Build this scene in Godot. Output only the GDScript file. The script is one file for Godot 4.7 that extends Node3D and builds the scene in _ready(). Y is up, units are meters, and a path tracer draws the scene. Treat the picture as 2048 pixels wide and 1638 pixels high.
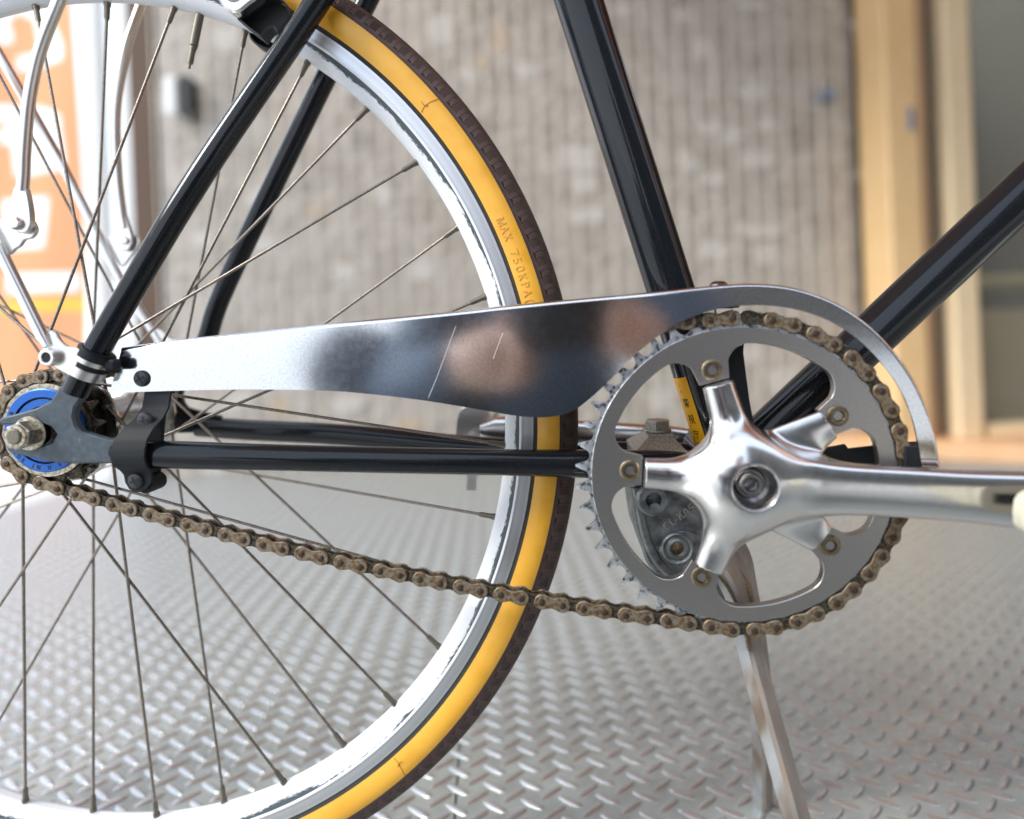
extends Node3D
# A bicycle by a rough wall behind wire mesh, on a floor of steel chequer plate. The bicycle is modelled in millimetres:
# x forward, y up, z to its right side (towards the camera), zero at the rear axle. The world is in metres.

const MM := 0.001
const GZ := 51.0                                  # outer face of the chain guard
const CRANK := Vector3(434.6, -32.4, 0.0)         # bottom bracket
const ZC := 44.0                                  # plane of the chain

class MB:                                         # collects triangles; windings follow the normals
	var v := PackedVector3Array()
	var n := PackedVector3Array()
	var t := PackedVector2Array()
	var i := PackedInt32Array()
	func p(a: Vector3, b: Vector3, c := Vector2.ZERO) -> int:
		v.append(a)
		n.append(b)
		t.append(c)
		return v.size() - 1
	func tri(a: int, b: int, c: int) -> void:
		var g := (v[b] - v[a]).cross(v[c] - v[a])
		if g.dot(n[a] + n[b] + n[c]) > 0.0:
			i.append(a); i.append(c); i.append(b)
		else:
			i.append(a); i.append(b); i.append(c)
	func quad(a: int, b: int, c: int, d: int) -> void:
		tri(a, b, c)
		tri(a, c, d)
	func flat(pts: Array, nn: Vector3) -> void:
		var f := []
		for q in pts:
			f.append(p(q, nn, Vector2(q.x, q.y)))
		for k in range(1, f.size() - 1):
			tri(f[0], f[k], f[k + 1])
	func xform(tr: Transform3D, from := 0) -> void:
		var nb := tr.basis.inverse().transposed()
		for k in range(from, v.size()):
			v[k] = tr * v[k]
			n[k] = (nb * n[k]).normalized()

var rng := RandomNumberGenerator.new()
var M := {}
var bike: Node3D

# ---------------------------------------------------------------- nodes

func commit(bits: Array, s := MM) -> ArrayMesh:
	var am := ArrayMesh.new()
	for b in bits:
		var mb: MB = b[0]
		if mb.i.is_empty():
			continue
		var arr := []
		arr.resize(Mesh.ARRAY_MAX)
		var vv := PackedVector3Array(mb.v)
		if s != 1.0:
			for k in vv.size():
				vv[k] *= s
		arr[Mesh.ARRAY_VERTEX] = vv
		arr[Mesh.ARRAY_NORMAL] = mb.n
		arr[Mesh.ARRAY_TEX_UV] = mb.t
		arr[Mesh.ARRAY_INDEX] = mb.i
		am.add_surface_from_arrays(Mesh.PRIMITIVE_TRIANGLES, arr)
		am.surface_set_material(am.get_surface_count() - 1, b[1])
	return am

func numbered(called: String, parent: Node) -> String:
	if not parent.has_node(NodePath(called)):
		return called
	var k := 1
	while parent.has_node(NodePath("%s_%03d" % [called, k])):
		k += 1
	return "%s_%03d" % [called, k]

func put(called: String, parent: Node, bits: Array, s := MM) -> MeshInstance3D:
	var o := MeshInstance3D.new()
	o.name = numbered(called, parent)
	o.mesh = commit(bits, s)
	parent.add_child(o, true)
	return o

func hold(called: String, parent: Node) -> Node3D:
	var o := Node3D.new()
	o.name = numbered(called, parent)
	parent.add_child(o, true)
	return o

func tag(o: Node, label: String, category := "", group := "", kind := "") -> Node:
	if label: o.set_meta("label", label)
	if category: o.set_meta("category", category)
	if group: o.set_meta("group", group)
	if kind: o.set_meta("kind", kind)
	return o

# ---------------------------------------------------------------- shapes

func pv(a: Array) -> PackedVector2Array:          # flat list of x, y
	var o := PackedVector2Array()
	for k in range(0, a.size(), 2):
		o.append(Vector2(a[k], a[k + 1]))
	return o

func spline2(a: PackedVector2Array, steps: int, closed := false) -> PackedVector2Array:
	var o := PackedVector2Array()
	var m := a.size()
	var last := m if closed else m - 1
	for k in last:
		var p0 := a[(k - 1 + m) % m] if closed or k > 0 else a[0] * 2.0 - a[1]
		var p3 := a[(k + 2) % m] if closed or k + 2 < m else a[m - 1] * 2.0 - a[m - 2]
		for j in steps:
			o.append(a[k].cubic_interpolate(a[(k + 1) % m], p0, p3, float(j) / steps))
	if not closed:
		o.append(a[m - 1])
	return o

func spline3(a: Array, steps: int) -> Array:
	var o := []
	var m := a.size()
	for k in m - 1:
		var p0: Vector3 = a[k - 1] if k > 0 else a[0] * 2.0 - a[1]
		var p3: Vector3 = a[k + 2] if k + 2 < m else a[m - 1] * 2.0 - a[m - 2]
		for j in steps:
			o.append((a[k] as Vector3).cubic_interpolate(a[k + 1], p0, p3, float(j) / steps))
	o.append(a[m - 1])
	return o

func lathe(mb: MB, prof: Array, c: Vector3, segs := 48, ur := 1.0, crease := 0.6) -> void:   # round z; walk the outside with z growing
	var m := prof.size()
	var d := []
	var total := 0.0
	var lens := [0.0]
	for k in m - 1:
		var e: Vector2 = prof[k + 1] - prof[k]
		total += e.length()
		lens.append(total)
		d.append(Vector2(e.y, -e.x).normalized())
	for k in m - 1:
		var na: Vector2 = d[k]
		var nb: Vector2 = d[k]
		if k > 0 and absf(d[k - 1].angle_to(d[k])) < crease: na = (d[k - 1] + d[k]).normalized()
		if k < m - 2 and absf(d[k].angle_to(d[k + 1])) < crease: nb = (d[k] + d[k + 1]).normalized()
		var base := mb.v.size()
		for j in segs + 1:
			var a := TAU * j / segs
			var ca := cos(a)
			var sa := sin(a)
			var u := ur * j / segs
			mb.p(c + Vector3(prof[k].x * ca, prof[k].x * sa, prof[k].y), Vector3(na.x * ca, na.x * sa, na.y), Vector2(u, lens[k] / total))
			mb.p(c + Vector3(prof[k + 1].x * ca, prof[k + 1].x * sa, prof[k + 1].y), Vector3(nb.x * ca, nb.x * sa, nb.y), Vector2(u, lens[k + 1] / total))
		for j in segs:
			var q := base + j * 2
			mb.quad(q, q + 1, q + 3, q + 2)

func frame_to(dir: Vector3, up := Vector3.ZERO) -> Basis:      # z along dir
	var z := dir.normalized()
	var u := up if up != Vector3.ZERO else (Vector3.UP if absf(z.y) < 0.9 else Vector3.RIGHT)
	var x := u.cross(z).normalized()
	return Basis(x, z.cross(x), z)

func tube(mb: MB, pts: Array, rad: Variant, sides := 14, caps := true, flat_y: Variant = null) -> void:   # rad a number or an array; flat_y: ratio of the second axis per point
	var m := pts.size()
	var fr := Basis()
	var rings := []
	var run := 0.0
	for k in m:
		var dir: Vector3 = (pts[mini(k + 1, m - 1)] - pts[maxi(k - 1, 0)]).normalized()
		if k == 0:
			fr = frame_to(dir)
		else:
			var x := (fr.x - dir * fr.x.dot(dir)).normalized()
			fr = Basis(x, dir.cross(x), dir)
			run += pts[k].distance_to(pts[k - 1])
		var r: float = rad[k] if rad is Array else rad
		var fy: float = flat_y[k] if flat_y is Array else 1.0
		var ring := []
		for j in sides + 1:
			var a := TAU * j / sides
			var nn := (fr.x * cos(a) * fy + fr.y * sin(a)).normalized()
			ring.append(mb.p(pts[k] + fr.x * cos(a) * r + fr.y * sin(a) * r * fy, nn, Vector2(float(j) / sides, run * 0.01)))
		rings.append(ring)
	for k in m - 1:
		for j in sides:
			mb.quad(rings[k][j], rings[k][j + 1], rings[k + 1][j + 1], rings[k + 1][j])
	if caps:
		for e in [0, m - 1]:
			var nn: Vector3 = (pts[0] - pts[1]).normalized() if e == 0 else (pts[m - 1] - pts[m - 2]).normalized()
			var q := []
			for j in sides:
				q.append(mb.v[rings[e][j]])
			mb.flat(q, nn)

func beam(mb: MB, pts: Array, sect: Array, up: Vector3) -> void:       # sect: one polygon per point, each an array of Vector2 across the run
	var rows := []
	var m := pts.size()
	for k in m:
		var f := frame_to(pts[mini(k + 1, m - 1)] - pts[maxi(k - 1, 0)], up)
		var row := []
		for q in sect[k]:
			row.append(pts[k] + f.x * q.x + f.y * q.y)
		rows.append(row)
	var c := 0
	for k in m - 1:
		var mid0: Vector3 = pts[k]
		for j in rows[k].size():
			var j2 := (j + 1) % rows[k].size() as int
			var a: Vector3 = rows[k][j]
			var b: Vector3 = rows[k][j2]
			var e: Vector3 = rows[k + 1][j2]
			var g: Vector3 = rows[k + 1][j]
			var nn := (b - a).cross(g - a).normalized()
			if nn.dot((a + b) * 0.5 - mid0) < 0.0: nn = -nn
			mb.flat([a, b, e, g], nn)
		c += 1
	mb.flat(rows[0], (pts[0] - pts[1]).normalized())
	mb.flat(rows[m - 1], (pts[m - 1] - pts[m - 2]).normalized())

func ccw(a: PackedVector2Array) -> PackedVector2Array:
	var s := 0.0
	for k in a.size():
		var b := a[(k + 1) % a.size()]
		s += a[k].x * b.y - a[k].y * b.x
	if s < 0.0:
		a.reverse()
	return a

func prism(mb: MB, poly: PackedVector2Array, z0: float, z1: float, bev := 0.0, crease := 0.6, back := true) -> void:
	var a := ccw(poly.duplicate())
	var m := a.size()
	var en := []
	for k in m:
		var e := (a[(k + 1) % m] - a[k]).normalized()
		en.append(Vector2(e.y, -e.x))
	var ins := PackedVector2Array()
	for k in m:
		var nm: Vector2 = (en[(k - 1 + m) % m] + en[k])
		nm = nm.normalized() if nm.length() > 0.01 else en[k]
		ins.append(a[k] - nm * bev / maxf(0.5, nm.dot(en[k])))
	var zs := [z0, z1 - bev]
	for k in m:
		var k2 := (k + 1) % m
		var na: Vector2 = en[k]
		var nb: Vector2 = en[k]
		if absf(en[(k - 1 + m) % m].angle_to(en[k])) < crease: na = (en[(k - 1 + m) % m] + en[k]).normalized()
		if absf(en[k].angle_to(en[k2])) < crease: nb = (en[k] + en[k2]).normalized()
		var n3a := Vector3(na.x, na.y, 0)
		var n3b := Vector3(nb.x, nb.y, 0)
		var p0 := mb.p(Vector3(a[k].x, a[k].y, zs[0]), n3a, Vector2(a[k].x, zs[0]))
		var p1 := mb.p(Vector3(a[k2].x, a[k2].y, zs[0]), n3b, Vector2(a[k2].x, zs[0]))
		var p2 := mb.p(Vector3(a[k2].x, a[k2].y, zs[1]), n3b, Vector2(a[k2].x, zs[1]))
		var p3 := mb.p(Vector3(a[k].x, a[k].y, zs[1]), n3a, Vector2(a[k].x, zs[1]))
		mb.quad(p0, p1, p2, p3)
		if bev > 0.0:
			var ma := Vector3(na.x, na.y, 1).normalized()
			var mc := Vector3(nb.x, nb.y, 1).normalized()
			mb.quad(mb.p(mb.v[p3], ma), mb.p(mb.v[p2], mc), mb.p(Vector3(ins[k2].x, ins[k2].y, z1), mc), mb.p(Vector3(ins[k].x, ins[k].y, z1), ma))
	cap(mb, ins if bev > 0.0 else a, z1, Vector3(0, 0, 1))
	if back:
		cap(mb, a, z0, Vector3(0, 0, -1))

func cap(mb: MB, a: PackedVector2Array, z: float, nn: Vector3) -> void:
	var base := mb.v.size()
	for q in a:
		mb.p(Vector3(q.x, q.y, z), nn, q)
	var id := Geometry2D.triangulate_polygon(a)
	for k in range(0, id.size(), 3):
		mb.tri(base + id[k], base + id[k + 1], base + id[k + 2])

func box(mb: MB, lo: Vector3, hi: Vector3, bev := 0.0) -> void:
	var from := mb.v.size()
	var c := (lo + hi) * 0.5
	var h := (hi - lo) * 0.5
	if bev <= 0.0:
		for ax in 3:
			for s in [-1.0, 1.0]:
				var nn := Vector3()
				nn[ax] = s
				var u := (ax + 1) % 3
				var w := (ax + 2) % 3
				var q := []
				for e in [[-1, -1], [1, -1], [1, 1], [-1, 1]]:
					var p := Vector3()
					p[ax] = s * h[ax]
					p[u] = e[0] * h[u]
					p[w] = e[1] * h[w]
					q.append(c + p)
				var f := []
				for p in q:
					f.append(mb.p(p, nn, Vector2(p[u], p[w])))
				mb.quad(f[0], f[1], f[2], f[3])
		return
	# bevelled: each face inset, edges and corners filled
	var fc := {}
	for ax in 3:
		for s in [-1, 1]:
			var nn := Vector3()
			nn[ax] = s
			var u := (ax + 1) % 3
			var w := (ax + 2) % 3
			var ids := {}
			for e in [[-1, -1], [1, -1], [1, 1], [-1, 1]]:
				var p := Vector3()
				p[ax] = s * h[ax]
				p[u] = e[0] * (h[u] - bev)
				p[w] = e[1] * (h[w] - bev)
				var key := Vector3i()
				key[ax] = s
				key[u] = e[0]
				key[w] = e[1]
				ids[key] = mb.p(c + p, nn, Vector2(p[u], p[w]))
				fc[[ax, key]] = c + p
			var ks := ids.keys()
			mb.quad(ids[ks[0]], ids[ks[1]], ids[ks[2]], ids[ks[3]])
	for ax in 3:
		var u := (ax + 1) % 3
		var w := (ax + 2) % 3
		for su in [-1, 1]:
			for sw in [-1, 1]:
				var k0 := Vector3i()
				k0[ax] = -1; k0[u] = su; k0[w] = sw
				var k1 := k0
				k1[ax] = 1
				var nn := Vector3()
				nn[u] = su; nn[w] = sw
				nn = nn.normalized()
				mb.flat([fc[[u, k0]], fc[[u, k1]], fc[[w, k1]], fc[[w, k0]]], nn)
	for sx in [-1, 1]:
		for sy in [-1, 1]:
			for sz in [-1, 1]:
				var k := Vector3i(sx, sy, sz)
				mb.flat([fc[[0, k]], fc[[1, k]], fc[[2, k]]], Vector3(sx, sy, sz).normalized())

func ngon(r: float, sides: int, turn := 0.0, c := Vector2.ZERO) -> PackedVector2Array:
	var o := PackedVector2Array()
	for k in sides:
		o.append(c + Vector2.from_angle(turn + TAU * k / sides) * r)
	return o

func words(mb: MB, text: String, size: float, depth: float, tr: Transform3D, bold := false) -> void:   # lettering as a thin solid, height of capitals about size
	var tm := TextMesh.new()
	var f := SystemFont.new()
	f.font_names = PackedStringArray(["Droid Sans"])
	if bold: f.font_weight = 700
	tm.font = f
	tm.font_size = 32
	tm.pixel_size = size / 23.0
	tm.depth = depth
	tm.text = text
	tm.curve_step = 2.0
	for sf in tm.get_surface_count():
		var a := tm.surface_get_arrays(sf)
		var from := mb.v.size()
		var vv: PackedVector3Array = a[Mesh.ARRAY_VERTEX]
		var nn: PackedVector3Array = a[Mesh.ARRAY_NORMAL]
		for k in vv.size():
			mb.p(vv[k], nn[k])
		var id: PackedInt32Array = a[Mesh.ARRAY_INDEX]
		for k in range(0, id.size(), 3):
			mb.tri(from + id[k], from + id[k + 1], from + id[k + 2])
		mb.xform(tr, from)

# ---------------------------------------------------------------- surface nets

func smin(a: float, b: float, k: float) -> float:
	var h := maxf(k - absf(a - b), 0.0) / k
	return minf(a, b) - h * h * k * 0.25

func nets(sdf: Callable, lo: Vector3, hi: Vector3, cell: float, mb: MB) -> void:
	var nx := int(ceil((hi.x - lo.x) / cell)) + 1
	var ny := int(ceil((hi.y - lo.y) / cell)) + 1
	var nz := int(ceil((hi.z - lo.z) / cell)) + 1
	var val := PackedFloat32Array()
	val.resize(nx * ny * nz)
	val.fill(1e9)
	var K := 5
	var reach := K * cell * 0.87 * 1.7
	var cells := []
	for bz in range(0, nz - 1, K):
		for by in range(0, ny - 1, K):
			for bx in range(0, nx - 1, K):
				if absf(sdf.call(lo + Vector3(bx + K * 0.5, by + K * 0.5, bz + K * 0.5) * cell)) > reach:
					continue
				cells.append(Vector3i(bx, by, bz))
				for z in range(bz, mini(bz + K + 1, nz)):
					for y in range(by, mini(by + K + 1, ny)):
						var row := (z * ny + y) * nx
						for x in range(bx, mini(bx + K + 1, nx)):
							if val[row + x] > 1e8:
								val[row + x] = sdf.call(lo + Vector3(x, y, z) * cell)
	var vid := PackedInt32Array()
	vid.resize(nx * ny * nz)
	vid.fill(-1)
	var sx := 1
	var sy := nx
	var sz := nx * ny
	var off := [0, sx, sy, sx + sy, sz, sx + sz, sy + sz, sx + sy + sz]
	var cp := [Vector3(0, 0, 0), Vector3(1, 0, 0), Vector3(0, 1, 0), Vector3(1, 1, 0), Vector3(0, 0, 1), Vector3(1, 0, 1), Vector3(0, 1, 1), Vector3(1, 1, 1)]
	var edges := [[0, 1], [2, 3], [4, 5], [6, 7], [0, 2], [1, 3], [4, 6], [5, 7], [0, 4], [1, 5], [2, 6], [3, 7]]
	var made := []
	for bc in cells:
		for z in range(bc.z, mini(bc.z + K, nz - 1)):
			for y in range(bc.y, mini(bc.y + K, ny - 1)):
				for x in range(bc.x, mini(bc.x + K, nx - 1)):
					var at: int = (z * ny + y) * nx + x
					var mask := 0
					for k in 8:
						if val[at + off[k]] < 0.0:
							mask |= 1 << k
					if mask == 0 or mask == 255:
						continue
					var s := Vector3()
					var cnt := 0
					for e in edges:
						var i0: int = e[0]
						var i1: int = e[1]
						if ((mask >> i0) & 1) != ((mask >> i1) & 1):
							var v0 := val[at + off[i0]]
							var v1 := val[at + off[i1]]
							s += (cp[i0] as Vector3).lerp(cp[i1], v0 / (v0 - v1))
							cnt += 1
					var w := lo + (Vector3(x, y, z) + s / cnt) * cell
					var h := cell * 0.5
					var g := Vector3(sdf.call(w + Vector3(h, 0, 0)) - sdf.call(w - Vector3(h, 0, 0)), sdf.call(w + Vector3(0, h, 0)) - sdf.call(w - Vector3(0, h, 0)), sdf.call(w + Vector3(0, 0, h)) - sdf.call(w - Vector3(0, 0, h))).normalized()
					vid[at] = mb.p(w, g, Vector2(w.x, w.y))
					made.append(Vector3i(x, y, z))
	for c in made:
		var at: int = (c.z * ny + c.y) * nx + c.x
		var in0 := val[at] < 0.0
		if c.y > 0 and c.z > 0 and (val[at + sx] < 0.0) != in0:
			net_quad(mb, vid, at, at - sy, at - sy - sz, at - sz)
		if c.x > 0 and c.z > 0 and (val[at + sy] < 0.0) != in0:
			net_quad(mb, vid, at, at - sx, at - sx - sz, at - sz)
		if c.x > 0 and c.y > 0 and (val[at + sz] < 0.0) != in0:
			net_quad(mb, vid, at, at - sx, at - sx - sy, at - sy)

func net_quad(mb: MB, vid: PackedInt32Array, a: int, b: int, c: int, d: int) -> void:
	if vid[a] >= 0 and vid[b] >= 0 and vid[c] >= 0 and vid[d] >= 0:
		mb.quad(vid[a], vid[b], vid[c], vid[d])

func capsule(p: Vector3, a: Vector3, b: Vector3, ra: float, rb: float) -> float:
	var ab := b - a
	var h := clampf((p - a).dot(ab) / ab.length_squared(), 0.0, 1.0)
	return p.distance_to(a + ab * h) - lerpf(ra, rb, h)

func oval(x: float, y: float, rx: float, ry: float) -> float:      # distance to an ellipse, close enough near it
	var k0 := sqrt(x * x / (rx * rx) + y * y / (ry * ry))
	var k1 := sqrt(x * x / pow(rx, 4.0) + y * y / pow(ry, 4.0))
	return k0 * (k0 - 1.0) / maxf(k1, 1e-6)

# patches on the wall: x, y, width, height, tone
const WALL_PATCHES := [[0.715, 1.509, 0.080, 0.055, 0], [1.139, 1.505, 0.135, 0.043, 0], [0.974, 1.370, 0.080, 0.080, 0], [0.917, 1.483, 0.074, 0.062, 0], [1.141, 1.215, 0.129, 0.080, 0], [1.186, 1.103, 0.074, 0.055, 0], [0.910, 0.990, 0.068, 0.098, 0], [1.150, 0.987, 0.135, 0.068, 0], [0.994, 1.098, 0.092, 0.055, 0], [0.554, 1.016, 0.123, 0.105, 0], [0.563, 0.923, 0.111, 0.068, 0], [0.565, 0.819, 0.148, 0.068, 0], [1.006, 0.925, 0.098, 0.055, 0], [1.135, 0.748, 0.185, 0.062, 0], [0.991, 0.685, 0.123, 0.080, 0], [1.163, 0.666, 0.111, 0.080, 0], [0.812, 0.828, 0.074, 0.074, 0], [1.067, 1.070, 0.092, 0.074, 0], [1.531, 1.415, 0.132, 0.086, 0], [1.537, 1.166, 0.117, 0.054, 0], [1.551, 0.924, 0.132, 0.101, 0], [1.564, 0.659, 0.093, 0.109, 0], [1.540, 1.251, 0.093, 0.132, 1], [1.291, 1.051, 0.093, 0.109, 1], [0.107, 1.465, 0.118, 0.125, 0], [0.193, 1.310, 0.092, 0.059, 0], [0.377, 1.316, 0.079, 0.079, 0], [-0.373, 0.951, 0.059, 0.046, 1], [-0.532, 0.924, 0.092, 0.079, 0], [-0.405, 1.491, 0.098, 0.072, 0], [-0.191, 1.240, 0.105, 0.046, 1], [-0.177, 1.101, 0.098, 0.059, 1], [-0.721, 0.787, 0.085, 0.079, 0], [-0.253, 0.664, 0.092, 0.066, 0], [0.003, 0.661, 0.112, 0.072, 0], [0.233, 1.341, 0.059, 0.072, 2], [0.225, 1.132, 0.072, 0.112, 1], [0.296, 1.424, 0.072, 0.131, 2], [-0.668, 1.133, 0.079, 0.072, 0], [-0.291, 1.362, 0.079, 0.066, 0], [-0.343, 0.871, 0.085, 0.039, 2], [-0.616, 1.459, 0.098, 0.098, 0], [-0.112, 0.915, 0.079, 0.085, 0], [-0.511, 0.766, 0.098, 0.059, 0], [-0.623, 0.246, 0.118, 0.067, 0], [-0.489, 0.216, 0.084, 0.084, 2], [-0.254, 0.215, 0.134, 0.067, 0], [-0.055, 0.140, 0.118, 0.067, 2], [-0.715, 0.031, 0.101, 0.067, 0], [-0.362, 0.026, 0.118, 0.050, 2], [0.676, 0.364, 0.151, 0.101, 0], [0.788, 0.192, 0.101, 0.084, 0], [1.193, 0.243, 0.118, 0.101, 0], [1.096, 0.331, 0.101, 0.084, 0], [-0.254, 1.603, 0.100, 0.075, 0], [-0.610, 1.902, 0.152, 0.140, 0], [0.857, 1.722, 0.114, 0.088, 0], [-0.387, 1.606, 0.081, 0.153, 0], [0.991, 2.307, 0.140, 0.079, 0], [-0.099, 2.127, 0.133, 0.145, 0], [1.098, 1.587, 0.121, 0.127, 0], [0.313, 1.678, 0.107, 0.069, 0], [1.213, 2.365, 0.115, 0.090, 0], [1.159, 2.072, 0.148, 0.145, 0], [0.318, 1.914, 0.120, 0.103, 0], [-0.411, 1.805, 0.141, 0.064, 0], [-0.653, 2.126, 0.088, 0.113, 0], [0.240, 1.843, 0.160, 0.080, 0]]

# ---------------------------------------------------------------- materials

func lin(r: float, g: float, b: float) -> Color:
	return Color(r, g, b).linear_to_srgb()

func std(c: Color, rough: float, metal := 0.0) -> StandardMaterial3D:
	var m := StandardMaterial3D.new()
	m.albedo_color = c
	m.roughness = rough
	m.metallic = metal
	return m

func noise(sd: int, freq: float, oct := 4, type := FastNoiseLite.TYPE_SIMPLEX_SMOOTH) -> FastNoiseLite:
	var f := FastNoiseLite.new()
	f.seed = sd
	f.frequency = freq
	f.noise_type = type
	f.fractal_octaves = oct
	return f

func ntex(sd: int, freq: float, cols: Array, offs: Array, size := 512, oct := 4, type := FastNoiseLite.TYPE_SIMPLEX_SMOOTH) -> NoiseTexture2D:
	var t := NoiseTexture2D.new()
	t.width = size
	t.height = size
	t.seamless = true
	t.noise = noise(sd, freq, oct, type)
	var g := Gradient.new()
	g.colors = PackedColorArray(cols)
	g.offsets = PackedFloat32Array(offs)
	t.color_ramp = g
	return t

func greys(sd: int, freq: float, lo: float, hi: float, size := 512, oct := 4) -> NoiseTexture2D:
	return ntex(sd, freq, [Color(lo, lo, lo), Color(hi, hi, hi)], [0.25, 0.75], size, oct)

func laid(m: StandardMaterial3D, scale: Vector3, world := true) -> StandardMaterial3D:
	m.uv1_triplanar = true
	m.uv1_world_triplanar = world
	m.uv1_scale = scale
	return m

func make_materials() -> void:
	var scuff := greys(3, 0.02, 0.6, 1.0)
	var m := std(Color.WHITE, 0.2)
	m.roughness_texture = greys(11, 0.015, 0.55, 1.0)
	m.clearcoat_enabled = true
	m.clearcoat = 0.25
	m.metallic_specular = 0.36
	m.clearcoat_roughness = 0.05
	m.albedo_texture = ntex(12, 0.12, [Color("15181c"), Color("181b1f"), Color("1d2024"), Color("4a4d50")], [0.2, 0.6, 0.88, 0.99], 1024, 5)
	M.paint = laid(m, Vector3.ONE * 9.0)
	m = std(Color.WHITE, 0.5)
	m.albedo_texture = ntex(13, 0.04, [Color("3c464d"), Color("454f57"), Color("4d5860"), Color("7b868b")], [0.1, 0.45, 0.75, 0.99], 512, 4)
	m.roughness_texture = scuff
	M.fork_end = laid(m, Vector3.ONE * 7.0)
	M.rubber = std(lin(0.04, 0.042, 0.045), 0.7)
	m = std(lin(0.02, 0.022, 0.025), 0.45)
	m.roughness_texture = scuff
	M.black = laid(m, Vector3.ONE * 14.0)
	M.dull_black = std(lin(0.016, 0.0175, 0.02), 0.6)
	M.dull_black.metallic_specular = 0.35
	M.dark = std(lin(0.006, 0.006, 0.007), 0.6)
	# aluminium
	m = std(Color.WHITE, 0.14, 1.0)
	m.albedo_texture = ntex(21, 0.16, [Color(0.80, 0.81, 0.825), Color(0.87, 0.88, 0.89), Color(0.92, 0.93, 0.94)], [0.15, 0.5, 0.9], 1024, 5)
	m.roughness_texture = ntex(22, 0.05, [Color(0.8, 0.8, 0.8), Color(0.9, 0.9, 0.9), Color(1, 1, 1)], [0.3, 0.6, 0.9], 1024, 5)
	m.heightmap_enabled = true
	m.heightmap_texture = ntex(23, 0.008, [Color.BLACK, Color.WHITE], [0.2, 0.8], 512, 2)
	m.heightmap_scale = 0.012
	M.guard = laid(m, Vector3.ONE * 3.0)
	m = std(lin(0.74, 0.73, 0.72), 0.23, 1.0)
	m.roughness_texture = greys(24, 0.03, 0.75, 1.0)
	M.crank = laid(m, Vector3.ONE * 14.0)
	m = std(Color.WHITE, 0.4, 1.0)
	m.albedo_texture = ntex(25, 0.05, [Color(0.68, 0.665, 0.65), Color(0.715, 0.70, 0.685), Color(0.745, 0.73, 0.715)], [0.2, 0.5, 0.9], 1024, 4)
	m.roughness_texture = greys(26, 0.2, 0.8, 1.0)
	M.ring = laid(m, Vector3.ONE * 14.0)
	m = std(Color.WHITE, 0.42, 1.0)
	m.albedo_texture = ntex(27, 0.03, [Color(0.2, 0.2, 0.21), Color(0.6, 0.61, 0.63), Color(0.85, 0.86, 0.87), Color(0.9, 0.91, 0.92)], [0.2, 0.36, 0.46, 0.9], 512, 4)
	M.teeth = laid(m, Vector3.ONE * 14.0)
	m = std(lin(0.62, 0.60, 0.57), 0.27, 1.0)
	m.roughness_texture = scuff
	M.steel = laid(m, Vector3.ONE * 14.0)
	M.chrome = std(lin(0.30, 0.295, 0.29), 0.2, 1.0)
	M.rack = std(lin(0.74, 0.72, 0.69), 0.28, 1.0)
	m = std(Color.WHITE, 0.38, 1.0)
	m.albedo_texture = ntex(31, 0.035, [Color("7b664d"), Color("a49a88"), Color("bdb6a6"), Color("d0cabd")], [0.12, 0.36, 0.6, 0.9])
	M.nut = laid(m, Vector3.ONE * 18.0)
	m = std(Color.WHITE, 0.36, 1.0)
	m.albedo_texture = ntex(32, 0.06, [Color("7d6c55"), Color("93846c"), Color("a5977f")], [0.2, 0.5, 0.85])
	M.brass = laid(m, Vector3.ONE * 16.0)
	for k in 3:
		m = std(Color.WHITE, 0.55, 0.55)
		m.albedo_texture = ntex(40 + k, 0.035, [Color("4a3d30"), Color("755333"), Color("7f6a4e"), Color("857c6b"), Color("938c7f")], [0.1, 0.3, 0.42, 0.56, 0.9], 512, 4)
		M["chain%d" % k] = laid(m, Vector3.ONE * (13.0 + 3.0 * k))
	m = std(Color.WHITE, 0.5, 0.5)
	m.albedo_texture = ntex(45, 0.04, [Color("2b2620"), Color("4a4338"), Color("6d6250")], [0.25, 0.5, 0.85])
	M.chain_inner = laid(m, Vector3.ONE * 18.0)
	m = std(Color.WHITE, 0.5, 0.6)
	m.albedo_texture = ntex(46, 0.06, [Color("33261f"), Color("54443b"), Color("6c5a50")], [0.25, 0.5, 0.85])
	M.pin = laid(m, Vector3.ONE * 25.0)
	# kickstand castings
	m = std(Color.WHITE, 0.42, 0.75)
	m.albedo_texture = ntex(51, 0.02, [Color("5d6162"), Color("7b7f80"), Color("8d9192"), Color("a4a8a9")], [0.15, 0.4, 0.62, 0.9], 512, 4)
	m.heightmap_enabled = true
	m.heightmap_texture = greys(52, 0.15, 0.0, 1.0)
	m.heightmap_scale = 0.012
	M.casting = laid(m, Vector3.ONE * 7.0)
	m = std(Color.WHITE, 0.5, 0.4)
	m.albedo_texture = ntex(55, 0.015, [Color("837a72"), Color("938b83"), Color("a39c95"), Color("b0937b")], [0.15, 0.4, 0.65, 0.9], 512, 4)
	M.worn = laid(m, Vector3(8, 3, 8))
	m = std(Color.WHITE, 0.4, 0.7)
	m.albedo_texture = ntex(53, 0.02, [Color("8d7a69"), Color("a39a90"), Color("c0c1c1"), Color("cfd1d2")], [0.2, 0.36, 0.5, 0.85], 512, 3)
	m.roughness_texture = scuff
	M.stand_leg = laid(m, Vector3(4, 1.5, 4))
	m = std(Color.WHITE, 0.45, 0.7)
	m.albedo_texture = ntex(54, 0.05, [Color("8d8375"), Color("aba699"), Color("bebab0")], [0.2, 0.5, 0.85])
	M.zinc = laid(m, Vector3.ONE * 20.0)
	# wheel
	m = std(Color.WHITE, 0.34)
	m.albedo_texture = ntex(61, 0.02, [Color("dfa02c"), Color("e8aa35"), Color("ebaf3d"), Color("e6a632")], [0.1, 0.4, 0.7, 0.95], 512, 3)
	m.subsurf_scatter_enabled = true
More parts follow.
